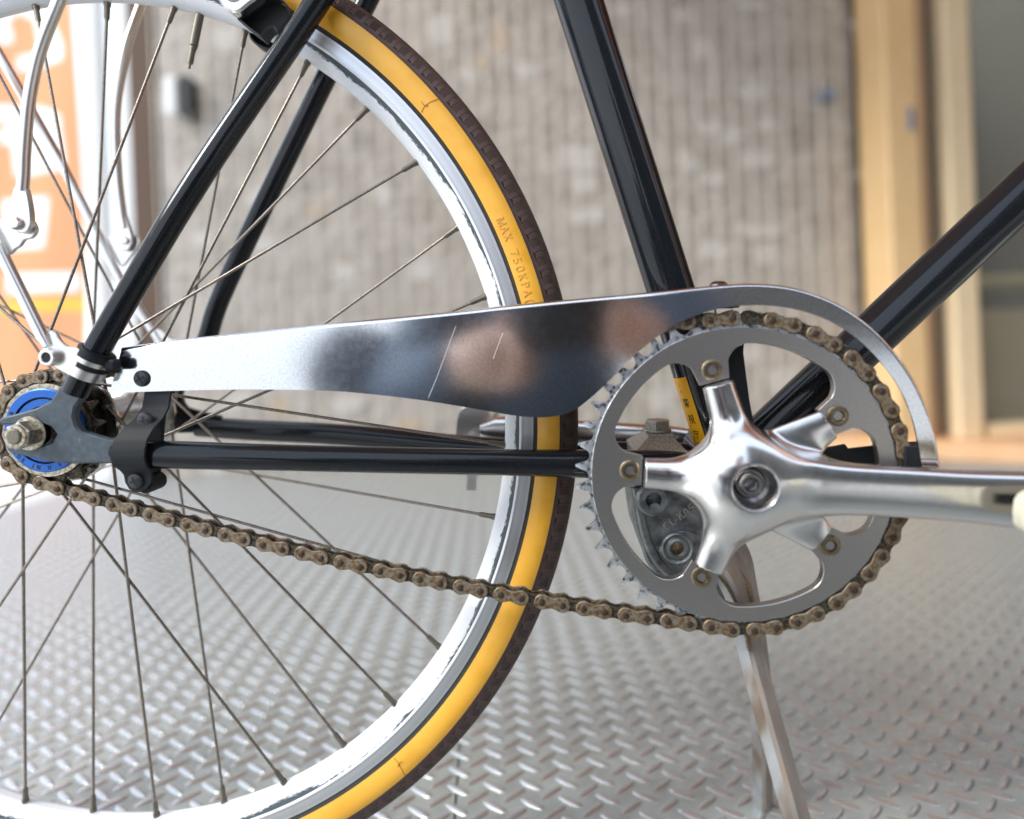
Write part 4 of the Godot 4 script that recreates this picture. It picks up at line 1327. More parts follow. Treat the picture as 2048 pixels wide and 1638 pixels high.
func build_rack() -> void:
	var r := hold("rear_rack", bike)
	var a := MB.new()
	tube(a, spline3([V(80, 330, 66), V(57, 288, 67), V(42, 257, 68), V(27.7, 227.8, 68), V(19.4, 200, 68), V(14.9, 172, 68), V(13.2, 156, 68), V(12.0, 147, 68)], 6), 3.5, 18)
	put("curved_stay", r, [[a, M.rack]])
	a = MB.new()
	prism(a, spline2(pv([8.5, 150, 14.5, 150, 17.0, 140, 17.4, 128, 14, 122.5, 8, 123, 4.0, 130, 5.0, 140]), 4, true), 66.2, 69.6, 0.6, 0.7)
	put("stay_tip", r, [[a, M.rack]])
	a = MB.new()
	tube(a, [V(-60, 222, 67), V(-4.5, 112.7, 68), V(20, 60, 68.5), V(23, 54, 68.5)], [3.6, 3.6, 3.6, 2.5], 18)
	put("straight_stay", r, [[a, M.rack]])
	a = MB.new()
	prism(a, spline2(pv([-5.5, 131, 2, 133.4, 8, 134.2, 15, 130.5, 17.6, 124, 14, 119.6, 9.5, 118.6, 6.5, 115.2, 3, 113.2, -2.0, 110, -6.5, 117]), 4, true), 63.8, 66.0, 0.5, 0.7)
	lathe(a, [Vector2(4.0, 69.4), Vector2(4.0, 71.0), Vector2(3.0, 72.6), Vector2(0, 73.2)], V(9.0, 127.8, 0), 24)
	put("lug", r, [[a, M.rack]])
	# clamp round the seat stay
	a = MB.new()
	prism(a, spline2(pv([17.8, 62.0, 22, 63.5, 27, 62.6, 31, 56.5, 36, 53.6, 44, 51, 40, 42, 37, 36, 30.5, 38.6, 24, 42.5, 19.3, 46, 18.6, 53]), 4, true), 65.5, 68.0, 0.6, 0.7)
	var ax := V(12.6, 21, -0.5).normalized()
	var c0 := V(37.5, 35.5, 58.2)
	tube(a, [c0, c0 + ax * 0.2, c0 + ax * 6.0, c0 + ax * 6.2], [9.2, 10.4, 10.4, 9.2], 30)
	tube(a, [c0 + ax * 9.5, c0 + ax * 9.7, c0 + ax * 13.0, c0 + ax * 13.2], [9.2, 10.5, 10.5, 9.2], 30)
	lathe(a, [Vector2(5.4, 66), Vector2(5.4, 72.0), Vector2(4.6, 72.8), Vector2(3.2, 72.8), Vector2(2.9, 72.2)], V(25.0, 47.6, 0), 28)
	var rb := MB.new()
	tube(rb, [c0 + ax * 5.8, c0 + ax * 5.9, c0 + ax * 9.8, c0 + ax * 9.9], [8.6, 9.7, 9.7, 8.6], 28)
	tube(rb, [c0 + ax * 12.6, c0 + ax * 12.7, c0 + ax * 17.0, c0 + ax * 17.6], [9.0, 10.9, 10.9, 9.0], 28)
	box(rb, V(52.0, 38, 55), V(60.0, 45.0, 62), 1.5)
	lathe(rb, [Vector2(3.0, 71.0), Vector2(3.0, 72.4), Vector2(0, 72.3)], V(25.0, 47.6, 0), 6)
	put("clamp", r, [[a, M.rack], [rb, M.dull_black]])
	# the same on the far side
	a = MB.new()
	tube(a, spline3([V(20, 366, -66), V(2.9, 326.8, -68), V(-11.6, 292.3, -68), V(-21.1, 257.2, -68), V(-24.9, 229.5, -68), V(-25.4, 190, -68), V(-23.4, 160, -68), V(-21.4, 146, -68)], 6), 3.5, 18)
	put("curved_stay", r, [[a, M.rack]])
	a = MB.new()
	prism(a, spline2(pv([-25, 160, -21, 160, -17, 147, -15.0, 136, -19, 128.5, -25, 129, -28, 138, -27, 148]), 4, true), -69.4, -66.4, 0.6, 0.7)
	lathe(a, [Vector2(3.4, -66.6), Vector2(3.4, -65.4), Vector2(2.4, -64.4), Vector2(0, -64.2)], V(-20.5, 136.0, 0), 20)
	put("stay_tip", r, [[a, M.rack]])
	a = MB.new()
	tube(a, [V(-170, 382, -67), V(-72.4, 199.6, -68), V(-28.0, 104.5, -68), V(5, 52, -68)], 3.6, 18)
	put("straight_stay", r, [[a, M.rack]])
	a = MB.new()
	prism(a, spline2(pv([-40, 138, -30, 142.6, -20, 141.5, -12, 139, -12.5, 132, -19, 125, -26, 117, -31, 118]), 4, true), -73, -70.5, 0.5, 0.7)
	put("lug", r, [[a, M.rack]])
	a = MB.new()
	prism(a, spline2(pv([0, 62, 6, 63, 14, 56, 30, 52, 42, 44, 38, 34, 20, 38, 6, 46, 0, 52]), 4, true), -70, -66, 0.5, 0.7)
	put("clamp", r, [[a, M.rack]])

func build_brake() -> void:
	var b := hold("rear_brake", bike)
	var a := MB.new()
	prism(a, spline2(pv([113, 290, 116, 276, 119.6, 268.6, 124, 264.2, 128, 262.4, 132.5, 262.8, 138.8, 267, 147, 273, 160, 292]), 4), 23, 31, 1.4, 0.7)
	var hl := MB.new()
	lathe(hl, [Vector2(6.2, 30.6), Vector2(6.2, 31.2), Vector2(0, 31.2)], V(129, 274.5, 0), 24)
	lathe(hl, [Vector2(4.2, 31.2), Vector2(4.2, 34.0), Vector2(3.4, 34.8), Vector2(0, 34.8)], V(130.0, 276.0, 0), 20)
	put("caliper_arm", b, [[a, M.crank], [hl, M.nipple]])
	a = MB.new()
	prism(a, spline2(pv([125.4, 264.6, 135.6, 269.8, 147, 276, 157, 272.6, 161.4, 265.6, 161.4, 260.8, 157.5, 256.2, 153.7, 252.6, 151.8, 252.2, 149.8, 255.6, 145.8, 254.6, 142.4, 250.4, 140.6, 250.0, 129.2, 259.4]), 2, true), 11.6, 22.5, 1.2, 0.5)
	put("brake_pad", b, [[a, M.rubber]])
	a = MB.new()
	prism(a, spline2(pv([117.4, 271.1, 125.1, 267.5, 138.3, 262.2, 146.5, 256.7, 134.2, 255.8, 123.7, 259.6, 117.4, 265.5]), 3, true), -22, -11.6, 1.2, 0.7)
	put("brake_pad", b, [[a, M.rubber]])
	a = MB.new()
	prism(a, pv([113, 290, 118, 272, 124, 266, 130, 268, 150, 296]), -31, -23, 1.0)
	put("caliper_arm", b, [[a, M.crank]])

func build_stand() -> void:
	var k := hold("kickstand", bike)
	var a := MB.new()                                # clamp plate on top of the chain stays, with its bolt
	var rows := [[375.2, 409.0, -29.2, 24.0], [375.2, 409.0, -23.4, 24.0], [385.6, 401.4, -15.4, 12.0], [385.6, 401.4, -13.6, 12.0]]
	for j in 3:
		var A = rows[j]
		var B = rows[j + 1]
		var pa := [V(A[0], A[2], A[3]), V(A[1], A[2], A[3]), V(A[1], A[2], -A[3]), V(A[0], A[2], -A[3])]
		var pb := [V(B[0], B[2], B[3]), V(B[1], B[2], B[3]), V(B[1], B[2], -B[3]), V(B[0], B[2], -B[3])]
		for e in 4:
			var e2 := (e + 1) % 4
			var nn: Vector3 = ((pa[e2] - pa[e]) as Vector3).cross(pb[e] - pa[e]).normalized()
			if nn.dot((pa[e] + pa[e2]) * 0.5 - V(392, A[2], 0)) < 0.0: nn = -nn
			a.flat([pa[e], pa[e2], pb[e2], pb[e]], nn)
	a.flat([V(385.6, -13.6, 12), V(401.4, -13.6, 12), V(401.4, -13.6, -12), V(385.6, -13.6, -12)], V(0, 1, 0))
	put("clamp_plate", k, [[a, M.zinc]])
	a = MB.new()
	lathe(a, [Vector2(8.8, 0), Vector2(9.0, 0.6), Vector2(8.8, 1.7), Vector2(4, 1.8)], Vector3(), 30)
	prism(a, ngon(8.6, 6, 0.28), 1.8, 7.6, 0.8, 0.1)
	lathe(a, [Vector2(4.0, -40), Vector2(4.0, 1.0)], Vector3(), 16)
	a.xform(Transform3D(Basis(V(1, 0, 0), V(0, 0, -1), V(0, 1, 0)), V(393.4, -13.4, 0)))
	put("bolt", k, [[a, M.zinc]])
	# pivot casting
	var poly := spline2(pv([374.2, -41.5, 391, -40.4, 408.4, -42.2, 419.5, -66.3, 429.1, -77.9, 438, -88, 440, -101, 436, -116, 426.5, -126, 413.2, -118.1, 396.5, -110.1, 384.1, -98.8, 378.6, -84.2, 374.5, -70]), 3, true)
	a = MB.new()
	prism(a, poly, -20, 19.5, 1.8, 0.7)
	var rib := []
	for q in [[376.0, -46.0], [378.0, -58.6], [381.0, -74.6], [386.2, -89.0], [395.2, -101.0], [408.7, -110.6], [420, -116]]:
		rib.append(V(q[0], q[1], 19.5))
	tube(a, spline3(rib, 4), 3.2, 12)
	prism(a, spline2(pv([390, -88, 396, -78, 406, -74, 416, -77, 423, -86, 421, -99, 411, -106, 398, -101]), 3, true), 19.0, 21.6, 0.8, 0.7)
	put("pivot_casting", k, [[a, M.casting]])
	a = MB.new()
	lathe(a, [Vector2(11.5, 18), Vector2(11.0, 23.4), Vector2(9.0, 25.0), Vector2(5, 25.0)], V(386.6, -53.0, 0), 30)
	lathe(a, [Vector2(3.6, 24.8), Vector2(3.4, 26.0), Vector2(0, 26.1)], V(387.4, -58.0, 0), 18)
	put("boss", k, [[a, M.casting]])
	a = MB.new()
	lathe(a, [Vector2(10.4, 20), Vector2(10.2, 22.6), Vector2(9.2, 23.2), Vector2(8.2, 22.6), Vector2(7.4, 22.4), Vector2(6.8, 23.4), Vector2(5.4, 24.0), Vector2(4.4, 23.8), Vector2(3.8, 22.4)], V(401.4, -85.0, 0), 36)
	var dk := MB.new()
	lathe(dk, [Vector2(3.9, 22.0), Vector2(2.4, 22.2), Vector2(0, 22.8)], V(401.4, -85.0, 0), 18)
	put("pivot_pin", k, [[a, M.casting], [dk, M.brass]])
	a = MB.new()
	words(a, "CL-KA56", 5.2, 1.2, Transform3D(Basis(V(0, 0, 1), deg_to_rad(36)), V(404.6, -64.0, 20.0)), true)
	put("lettering", k, [[a, M.zinc]])
	# two legs: curved shoulder, straight shank, down to the floor
	for s in [1.0, -1.0]:
		a = MB.new()
		var pts := spline3([V(424, -84, 12), V(436, -104, 20), V(441.5, -126, 26), V(444.0, -148, 31), V(454.5, -200, 48), V(469.5, -268, 67), V(485, -337, 87)] if s > 0 else [V(432, -84, -12), V(448, -104, -18), V(456, -128, -24), V(463, -156, -32), V(473.5, -210, -50), V(480.5, -275, -69), V(485.5, -337, -87)], 5)
		var sect := []
		for j in pts.size():
			var f := float(j) / (pts.size() - 1)
			var wx := lerpf(9.5, 6.2, smoothstep(0.0, 0.45, f))
			var wz := lerpf(8.0, 6.6, smoothstep(0.0, 0.4, f))
			sect.append([Vector2(-wx, -wz + 2), Vector2(-wx + 2, -wz), Vector2(wx - 2, -wz), Vector2(wx, -wz + 2), Vector2(wx, wz - 2), Vector2(wx - 2, wz), Vector2(-wx + 2, wz), Vector2(-wx, wz - 2)])
		beam(a, pts, sect, V(0.62, 0, 1).normalized())
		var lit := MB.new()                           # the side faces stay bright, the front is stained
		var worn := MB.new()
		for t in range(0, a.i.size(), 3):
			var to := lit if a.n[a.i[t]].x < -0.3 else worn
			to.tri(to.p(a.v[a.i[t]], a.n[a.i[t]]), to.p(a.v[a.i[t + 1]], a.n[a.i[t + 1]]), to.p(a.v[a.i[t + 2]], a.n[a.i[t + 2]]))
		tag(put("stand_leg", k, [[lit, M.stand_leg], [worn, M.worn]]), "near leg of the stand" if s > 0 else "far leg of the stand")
	var rr := MB.new()                               # ribs on the shoulder of the near leg
	tube(rr, spline3([V(418, -92, 24.0), V(430, -106, 28.0), V(437, -122, 33.0), V(440.5, -142, 39.0)], 4), 1.1, 8)
	tube(rr, spline3([V(433, -88, 20.0), V(442, -103, 25.0), V(447.5, -122, 32.0)], 4), 1.0, 8)
	put("shoulder_rib", k, [[rr, M.brass]])

# ---------------------------------------------------------------- surroundings (metres)

func lug_mesh() -> ArrayMesh:                     # one raised tear of the chequer plate
	var mb := MB.new()
	var L := 0.0128
	var W := 0.0036
	var H := 0.0021
	var nu := 8
	var nv := 4
	for a in nu + 1:
		for b in nv + 1:
			var u := lerpf(-1, 1, float(a) / nu)
			var w := lerpf(-1, 1, float(b) / nv)
			var wd := W * sqrt(maxf(0.0, 1.0 - pow(absf(u), 2.4)))
			var h := H * (1.0 - pow(absf(u), 4.0)) * (1.0 - pow(absf(w), 3.0))
			mb.p(Vector3(u * L, h - 0.0001, w * wd), Vector3(pow(absf(u), 3.0) * signf(u) * 0.4, 1.0, pow(absf(w), 2.0) * signf(w) * 1.1).normalized(), Vector2(u, w))
	for a in nu:
		for b in nv:
			var q := a * (nv + 1) + b
			mb.quad(q, q + 1, q + nv + 2, q + nv + 1)
	return commit([[mb, M.lug]], 1.0)

func build_floor() -> void:
	var fl := hold("floor", self)
	tag(fl, "", "", "", "structure")
	var turn := Basis(Vector3.UP, deg_to_rad(2.2))
	var seam := 0.2385
	var lm := lug_mesh()
	var near := []
	var far := []
	var lo := [-1.02, seam + 0.0008]
	var hi := [seam - 0.0008, 3.2]
	var plates := []
	for k in 2:
		var mb := MB.new()
		box(mb, Vector3(lo[k] - seam, -0.006, -1.72), Vector3(hi[k] - seam, 0.0, 1.1), 0.0008)
		var pl := put("steel_plate", fl, [[mb, M.plate]], 1.0)
		pl.transform = Transform3D(turn, Vector3(seam, 0, 0))
		plates.append(pl)
	var cam := Vector3(0.297, 0.379, 0.454)
	var list := []
	for i in range(-64, 100):
		for j in range(-80, 26):
			for d in 2:
				var p := Vector3((i + d * 0.5) * 0.0316 + 0.0325, 0.0, (j + d * 0.5) * 0.0236 - 0.0020)
				if d == 1:
					p.x += 0.001
				var k := 0 if p.x < 0.0 else 1
				if absf(p.x) < 0.0005 or p.z < -1.70:
					continue
				if p.x < lo[k] - seam + 0.012 and k == 0 or p.x > hi[k] - seam - 0.012:
					continue
				var an := deg_to_rad(-38.0 if d == 0 else 38.0)
				var wp := turn * p + Vector3(seam, 0, 0)
				var rel := wp - cam
				if rel.z > -0.24 and absf(rel.x) > 0.1 or rel.z > 0.3:
					continue
				if absf(rel.x) > 0.95 * absf(rel.z) + 0.15:
					continue
				list.append([rel.length(), Transform3D(turn * Basis(Vector3.UP, an), wp), k])
	list.sort_custom(func(a, b): return a[0] < b[0])
	var shown := 0
	for e in list:
		var rel: Vector3 = e[1].origin - cam
		var py := 700.0 - 1270.0 * rel.y / -rel.z
		var px := 1024.0 + 1270.0 * rel.x / -rel.z
		if shown < 300 and rel.z < -0.3 and py < 1680.0 and px > -10.0 and px < 2060.0:
			var o := MeshInstance3D.new()
			o.name = numbered("raised_lug", plates[e[2]])
			o.mesh = lm
			plates[e[2]].add_child(o, true)
			o.transform = plates[e[2]].transform.affine_inverse() * (e[1] as Transform3D)
			shown += 1
		else:
			far.append(e[1])
	var mm := MultiMesh.new()
	mm.transform_format = MultiMesh.TRANSFORM_3D
	mm.mesh = lm
	mm.instance_count = far.size()
	for k in far.size():
		mm.set_instance_transform(k, far[k])
	var mi := MultiMeshInstance3D.new()
	mi.name = "raised_lugs"
	mi.multimesh = mm
	fl.add_child(mi, true)
	mi.set_meta("kind", "stuff")
	# paving outside
	var r := MB.new()
	box(r, Vector3(-40, -0.3, -40), Vector3(40, -0.008, 40))
	tag(put("pavement", self, [[r, M.road]], 1.0), "", "", "", "structure")

func dab(mb: MB, at: Vector2, w: float, h: float, z: float, sd: int, thick := 0.003) -> void:     # a flat irregular patch of mortar
	rng.seed = sd
	var n := 14
	var poly := PackedVector2Array()
	for k in n:
		var a := TAU * k / n
		var e := pow(pow(absf(cos(a)), 2.6) + pow(absf(sin(a)), 2.6), -0.385)
		poly.append(at + Vector2(cos(a) * w * 0.5, sin(a) * h * 0.5) * e * rng.randf_range(0.6, 1.05))
	prism(mb, spline2(poly, 2, true), z - 0.004, z + thick, thick * 0.6, 0.8, false)

func build_wall() -> void:
	var wl := hold("rough_wall", self)
	tag(wl, "rough grey plaster wall with pale mortar patches behind the wire mesh", "wall")
	var mb := MB.new()
	box(mb, Vector3(-0.86, -0.05, -1.95), Vector3(1.47, 2.75, -1.68))
	put("plaster", wl, [[mb, M.wall]], 1.0)
	var spots := WALL_PATCHES
	var k := 0
	for s in spots:
		mb = MB.new()
		dab(mb, Vector2(s[0], s[1]), s[2], s[3], -1.68, 500 + k)
		put("mortar_patch", wl, [[mb, [M.mortar, M.mortar_dark, M.mortar_tan][s[4]]]], 1.0)
		k += 1
	# wire mesh in front of it
	var ms := hold("wire_mesh_panel", self)
	tag(ms, "panel of pale metal wire mesh in front of the rough wall", "wire mesh")
	var v := MB.new()
	tube(v, [Vector3(0, -0.03, 0), Vector3(0, 2.7, 0)], 0.0027, 6)
	var vm := commit([[v, M.wire]], 1.0)
	var h := MB.new()
	tube(h, [Vector3(-0.85, 0, 0), Vector3(1.42, 0, 0)], 0.0007, 6)
	var hm := commit([[h, M.wire]], 1.0)
	var x := -0.842
	while x < 1.42:
		var o := MeshInstance3D.new()
		o.name = numbered("wire", ms)
		o.mesh = vm
		o.position = Vector3(x, 0.03, -1.62)
		ms.add_child(o, true)
		x += 0.0572
	var y := 0.05
	while y < 2.6:
		var o := MeshInstance3D.new()
		o.name = numbered("wire", ms)
		o.mesh = hm
		o.position = Vector3(0, y, -1.6234)
		ms.add_child(o, true)
		y += 0.0572
	# fittings on the wall
	var b := hold("junction_box", self)
	tag(b, "small white junction box with dark side on the wall near the brown post", "electrical box")
	mb = MB.new()
	box(mb, Vector3(-0.80, 1.185, -1.68), Vector3(-0.757, 1.31, -1.60), 0.006)
	put("cover", b, [[mb, M.frame_white]], 1.0)
	mb = MB.new()
	box(mb, Vector3(-0.756, 1.185, -1.68), Vector3(-0.722, 1.315, -1.61), 0.004)
	put("dark_side", b, [[mb, M.gasket]], 1.0)
	b = hold("wall_bracket", self)
	tag(b, "small blue grey bracket high on the wall near the timber door", "bracket")
	mb = MB.new()
	box(mb, Vector3(1.345, 1.165, -1.68), Vector3(1.40, 1.20, -1.63), 0.004)
	put("plate", b, [[mb, M.blue_grey]], 1.0)
	mb = MB.new()
	box(mb, Vector3(1.362, 1.20, -1.66), Vector3(1.383, 1.225, -1.63), 0.003)
	put("hook", b, [[mb, M.steel]], 1.0)

func build_door() -> void:
	var d := hold("timber_door", self)
	tag(d, "sliding timber framed glass door to the right of the wall", "door")
	var mb := MB.new()
	box(mb, Vector3(1.475, 0.0, -1.66), Vector3(1.578, 2.6, -1.50), 0.006)
	var po := put("post", d, [[mb, M.timber]], 1.0)
	mb = MB.new()
	box(mb, Vector3(1.540, 1.005, -1.50), Vector3(1.556, 1.075, -1.492), 0.002)
	put("latch", po, [[mb, M.blue_grey]], 1.0)
	mb = MB.new()
	box(mb, Vector3(1.578, 0.0, -1.64), Vector3(1.617, 2.6, -1.52), 0.004)
	put("jamb_strip", d, [[mb, M.jamb]], 1.0)
	mb = MB.new()
	box(mb, Vector3(1.617, 0.0, -1.64), Vector3(1.664, 2.6, -1.56), 0.003)
	put("gasket", d, [[mb, M.gasket]], 1.0)
	mb = MB.new()
	box(mb, Vector3(1.664, 0.0, -1.60), Vector3(1.742, 2.6, -1.50), 0.006)
	put("stile", d, [[mb, M.pale_timber]], 1.0)
	mb = MB.new()
	box(mb, Vector3(1.742, 0.0, -1.59), Vector3(1.765, 2.6, -1.53), 0.004)
	put("glazing_bead", d, [[mb, M.timber]], 1.0)
	mb = MB.new()
	box(mb, Vector3(1.765, 0.09, -1.562), Vector3(2.75, 2.6, -1.556))
	put("pane", d, [[mb, M.glass]], 1.0)
	mb = MB.new()
	box(mb, Vector3(1.765, 0.0, -1.60), Vector3(2.75, 0.09, -1.51), 0.004)
	put("bottom_rail", d, [[mb, M.pale_timber]], 1.0)
	# the room behind the glass
	var r := hold("shop_interior", self)
	tag(r, "dim room with a tan lower wall behind the glass door", "room")
	mb = MB.new()
	box(mb, Vector3(1.5, 0.0, -3.1), Vector3(3.6, 2.7, -3.0))
	box(mb, Vector3(3.5, 0.0, -3.0), Vector3(3.6, 2.7, -1.5))
	box(mb, Vector3(1.5, 0.0, -3.0), Vector3(1.55, 2.7, -1.7))
	put("back_wall", r, [[mb, M.interior]], 1.0)
	mb = MB.new()
	box(mb, Vector3(1.6, 0.0, -2.2), Vector3(3.4, 0.47, -2.1), 0.01)
	box(mb, Vector3(1.6, 0.56, -2.25), Vector3(3.4, 0.60, -2.0), 0.005)
	put("counter", r, [[mb, M.interior_low]], 1.0)
	# timber step in front of the door
	mb = MB.new()
	prism(mb, PackedVector2Array([Vector2(1.20, 1.60), Vector2(1.62, 1.42), Vector2(2.05, 1.10), Vector2(3.1, 1.10), Vector2(3.1, 1.72), Vector2(1.20, 1.72)]), 0.003, 0.055, 0.004)
	mb.xform(Transform3D(Basis(Vector3(1, 0, 0), Vector3(0, 0, -1), Vector3(0, 1, 0)), Vector3()))
	tag(put("timber_step", self, [[mb, M.deck]], 1.0), "low orange brown timber step at the foot of the glass door", "step")

func build_left() -> void:
	var mb := MB.new()
	box(mb, Vector3(-0.955, -0.02, -1.76), Vector3(-0.868, 2.75, -1.67), 0.006)
	tag(put("brown_post", self, [[mb, M.rust_post]], 1.0), "dark brown post at the left end of the wall", "post")
	var p := hold("white_frame", self)
	tag(p, "white upright frame with a pale glass strip beside the brown post", "frame")
	for x in [[-1.13, -1.075], [-1.02, -0.962]]:
		mb = MB.new()
		box(mb, Vector3(x[0], -0.02, -1.76), Vector3(x[1], 2.75, -1.70), 0.004)
		put("upright", p, [[mb, M.frame_white]], 1.0)
	mb = MB.new()
	box(mb, Vector3(-1.075, 0.0, -1.735), Vector3(-1.02, 2.75, -1.729))
	put("pane", p, [[mb, M.glass]], 1.0)
	banner_on_pole(Vector3(-1.79, 0, -2.3), 0.0, "orange upright banner with white lettering beyond the rear wheel")
	banner_on_pole(Vector3(1.75, 0, 0.15), -1.25, "second orange banner right of the bicycle, mirrored in the crank")
	var b: Node3D
	# far left
	b = hold("delivery_box", self)
	tag(b, "blue grey box standing on the bright pavement far left", "box")
	mb = MB.new()
	box(mb, Vector3(-3.2, -0.008, -3.4), Vector3(-2.44, 0.66, -2.9), 0.02)
	put("body", b, [[mb, M.blue_grey]], 1.0)
	mb = MB.new()
	box(mb, Vector3(-3.22, 0.66, -3.42), Vector3(-2.42, 0.72, -2.88), 0.02)
	put("lid", b, [[mb, M.blue_grey]], 1.0)
	b = hold("potted_shrub", self)
	tag(b, "small green shrub in a pot low at the far left edge", "shrub")
	mb = MB.new()
	lathe(mb, [Vector2(0.0, 0.0), Vector2(0.07, 0.0), Vector2(0.10, 0.16), Vector2(0.09, 0.16), Vector2(0, 0.14)], Vector3(), 20)
	mb.xform(Transform3D(Basis(Vector3(1, 0, 0), Vector3(0, 0, -1), Vector3(0, 1, 0)), Vector3(-2.28, -0.008, -2.75)))
	put("pot", b, [[mb, M.facade]], 1.0)
	mb = MB.new()
	rng.seed = 9
	for k in 260:
		var c := Vector3(-2.28, 0.26, -2.75) + Vector3(rng.randf_range(-1, 1), rng.randf_range(-1, 1), rng.randf_range(-1, 1)).normalized() * rng.randf_range(0.02, 0.13)
		var bs := Basis.from_euler(Vector3(rng.randf() * TAU, rng.randf() * TAU, rng.randf() * TAU)) * 0.03
		mb.flat([c - bs.x * 0.5, c - bs.y, c + bs.x * 0.5, c + bs.y], bs.z.normalized())
	tag(put("foliage", b, [[mb, M.leaf]], 1.0), "")

func banner_on_pole(at: Vector3, turn: float, label: String) -> void:
	var b := hold("banner", self)
	tag(b, label, "banner", "orange banners")
	b.transform = Transform3D(Basis(Vector3.UP, turn), at)
	var mb := MB.new()
	var rows := 40
	for j in rows + 1:
		for k in 9:
			var u := k / 8.0
			var f := float(j) / rows
			mb.p(Vector3(lerpf(-0.23, 0.24 + 0.02 * sin(f * 4.0), u), lerpf(2.15, 0.2, f), 0.015 * sin(u * 7.0 + f * 5.0)), Vector3(-0.1 * cos(u * 7.0 + f * 5.0), 0, 1).normalized(), Vector2(u, f))
	for j in rows:
		for k in 8:
			var q := j * 9 + k
			mb.quad(q, q + 1, q + 10, q + 9)
	put("cloth", b, [[mb, M.banner]], 1.0)
	mb = MB.new()
	tube(mb, [Vector3(-0.24, -0.01, 0), Vector3(-0.24, 2.3, 0)], 0.012, 12)
	tube(mb, [Vector3(-0.25, 2.17, 0), Vector3(0.25, 2.17, 0)], 0.008, 10)
	put("pole", b, [[mb, M.frame_white]], 1.0)
	mb = MB.new()
	box(mb, Vector3(-0.46, 0.0, -0.15), Vector3(-0.01, 0.10, 0.15), 0.03)
	put("base", b, [[mb, M.frame_white]], 1.0)

func build_front() -> void:
	# porch over the floor, the fascia at its edge and the building across the way: seen mirrored in the metal
	var roof := hold("porch_roof", self)
	tag(roof, "timber boarded porch ceiling above the bicycle", "roof")
	for k in 14:
		var mb := MB.new()
		box(mb, Vector3(-0.6, 2.45, -1.72 + k * 0.19), Vector3(3.6, 2.475, -1.72 + k * 0.19 + 0.184), 0.004)
		put("board", roof, [[mb, M.soffit]], 1.0)
	var mb := MB.new()
	box(mb, Vector3(-0.65, 2.48, -2.0), Vector3(3.65, 2.62, 1.0))
	put("slab", roof, [[mb, M.facade]], 1.0)
	mb = MB.new()
	box(mb, Vector3(3.6, -0.005, -1.72), Vector3(3.75, 2.48, 1.0))
	tag(put("end_wall", self, [[mb, M.facade]], 1.0), "plain grey wall closing the right end of the porch", "wall")
	var bl := hold("opposite_building", self)
	tag(bl, "grey building across the way mirrored in the metal", "building")
	mb = MB.new()
	box(mb, Vector3(0.7, -0.01, 4.2), Vector3(12.0, 4.6, 5.2))
	put("wall", bl, [[mb, M.facade]], 1.0)
	for k in 4:
		mb = MB.new()
		box(mb, Vector3(1.2 + k * 2.4, 0.9, 4.17), Vector3(2.7 + k * 2.4, 2.2, 4.22), 0.01)
		put("window", bl, [[mb, M.gasket]], 1.0)

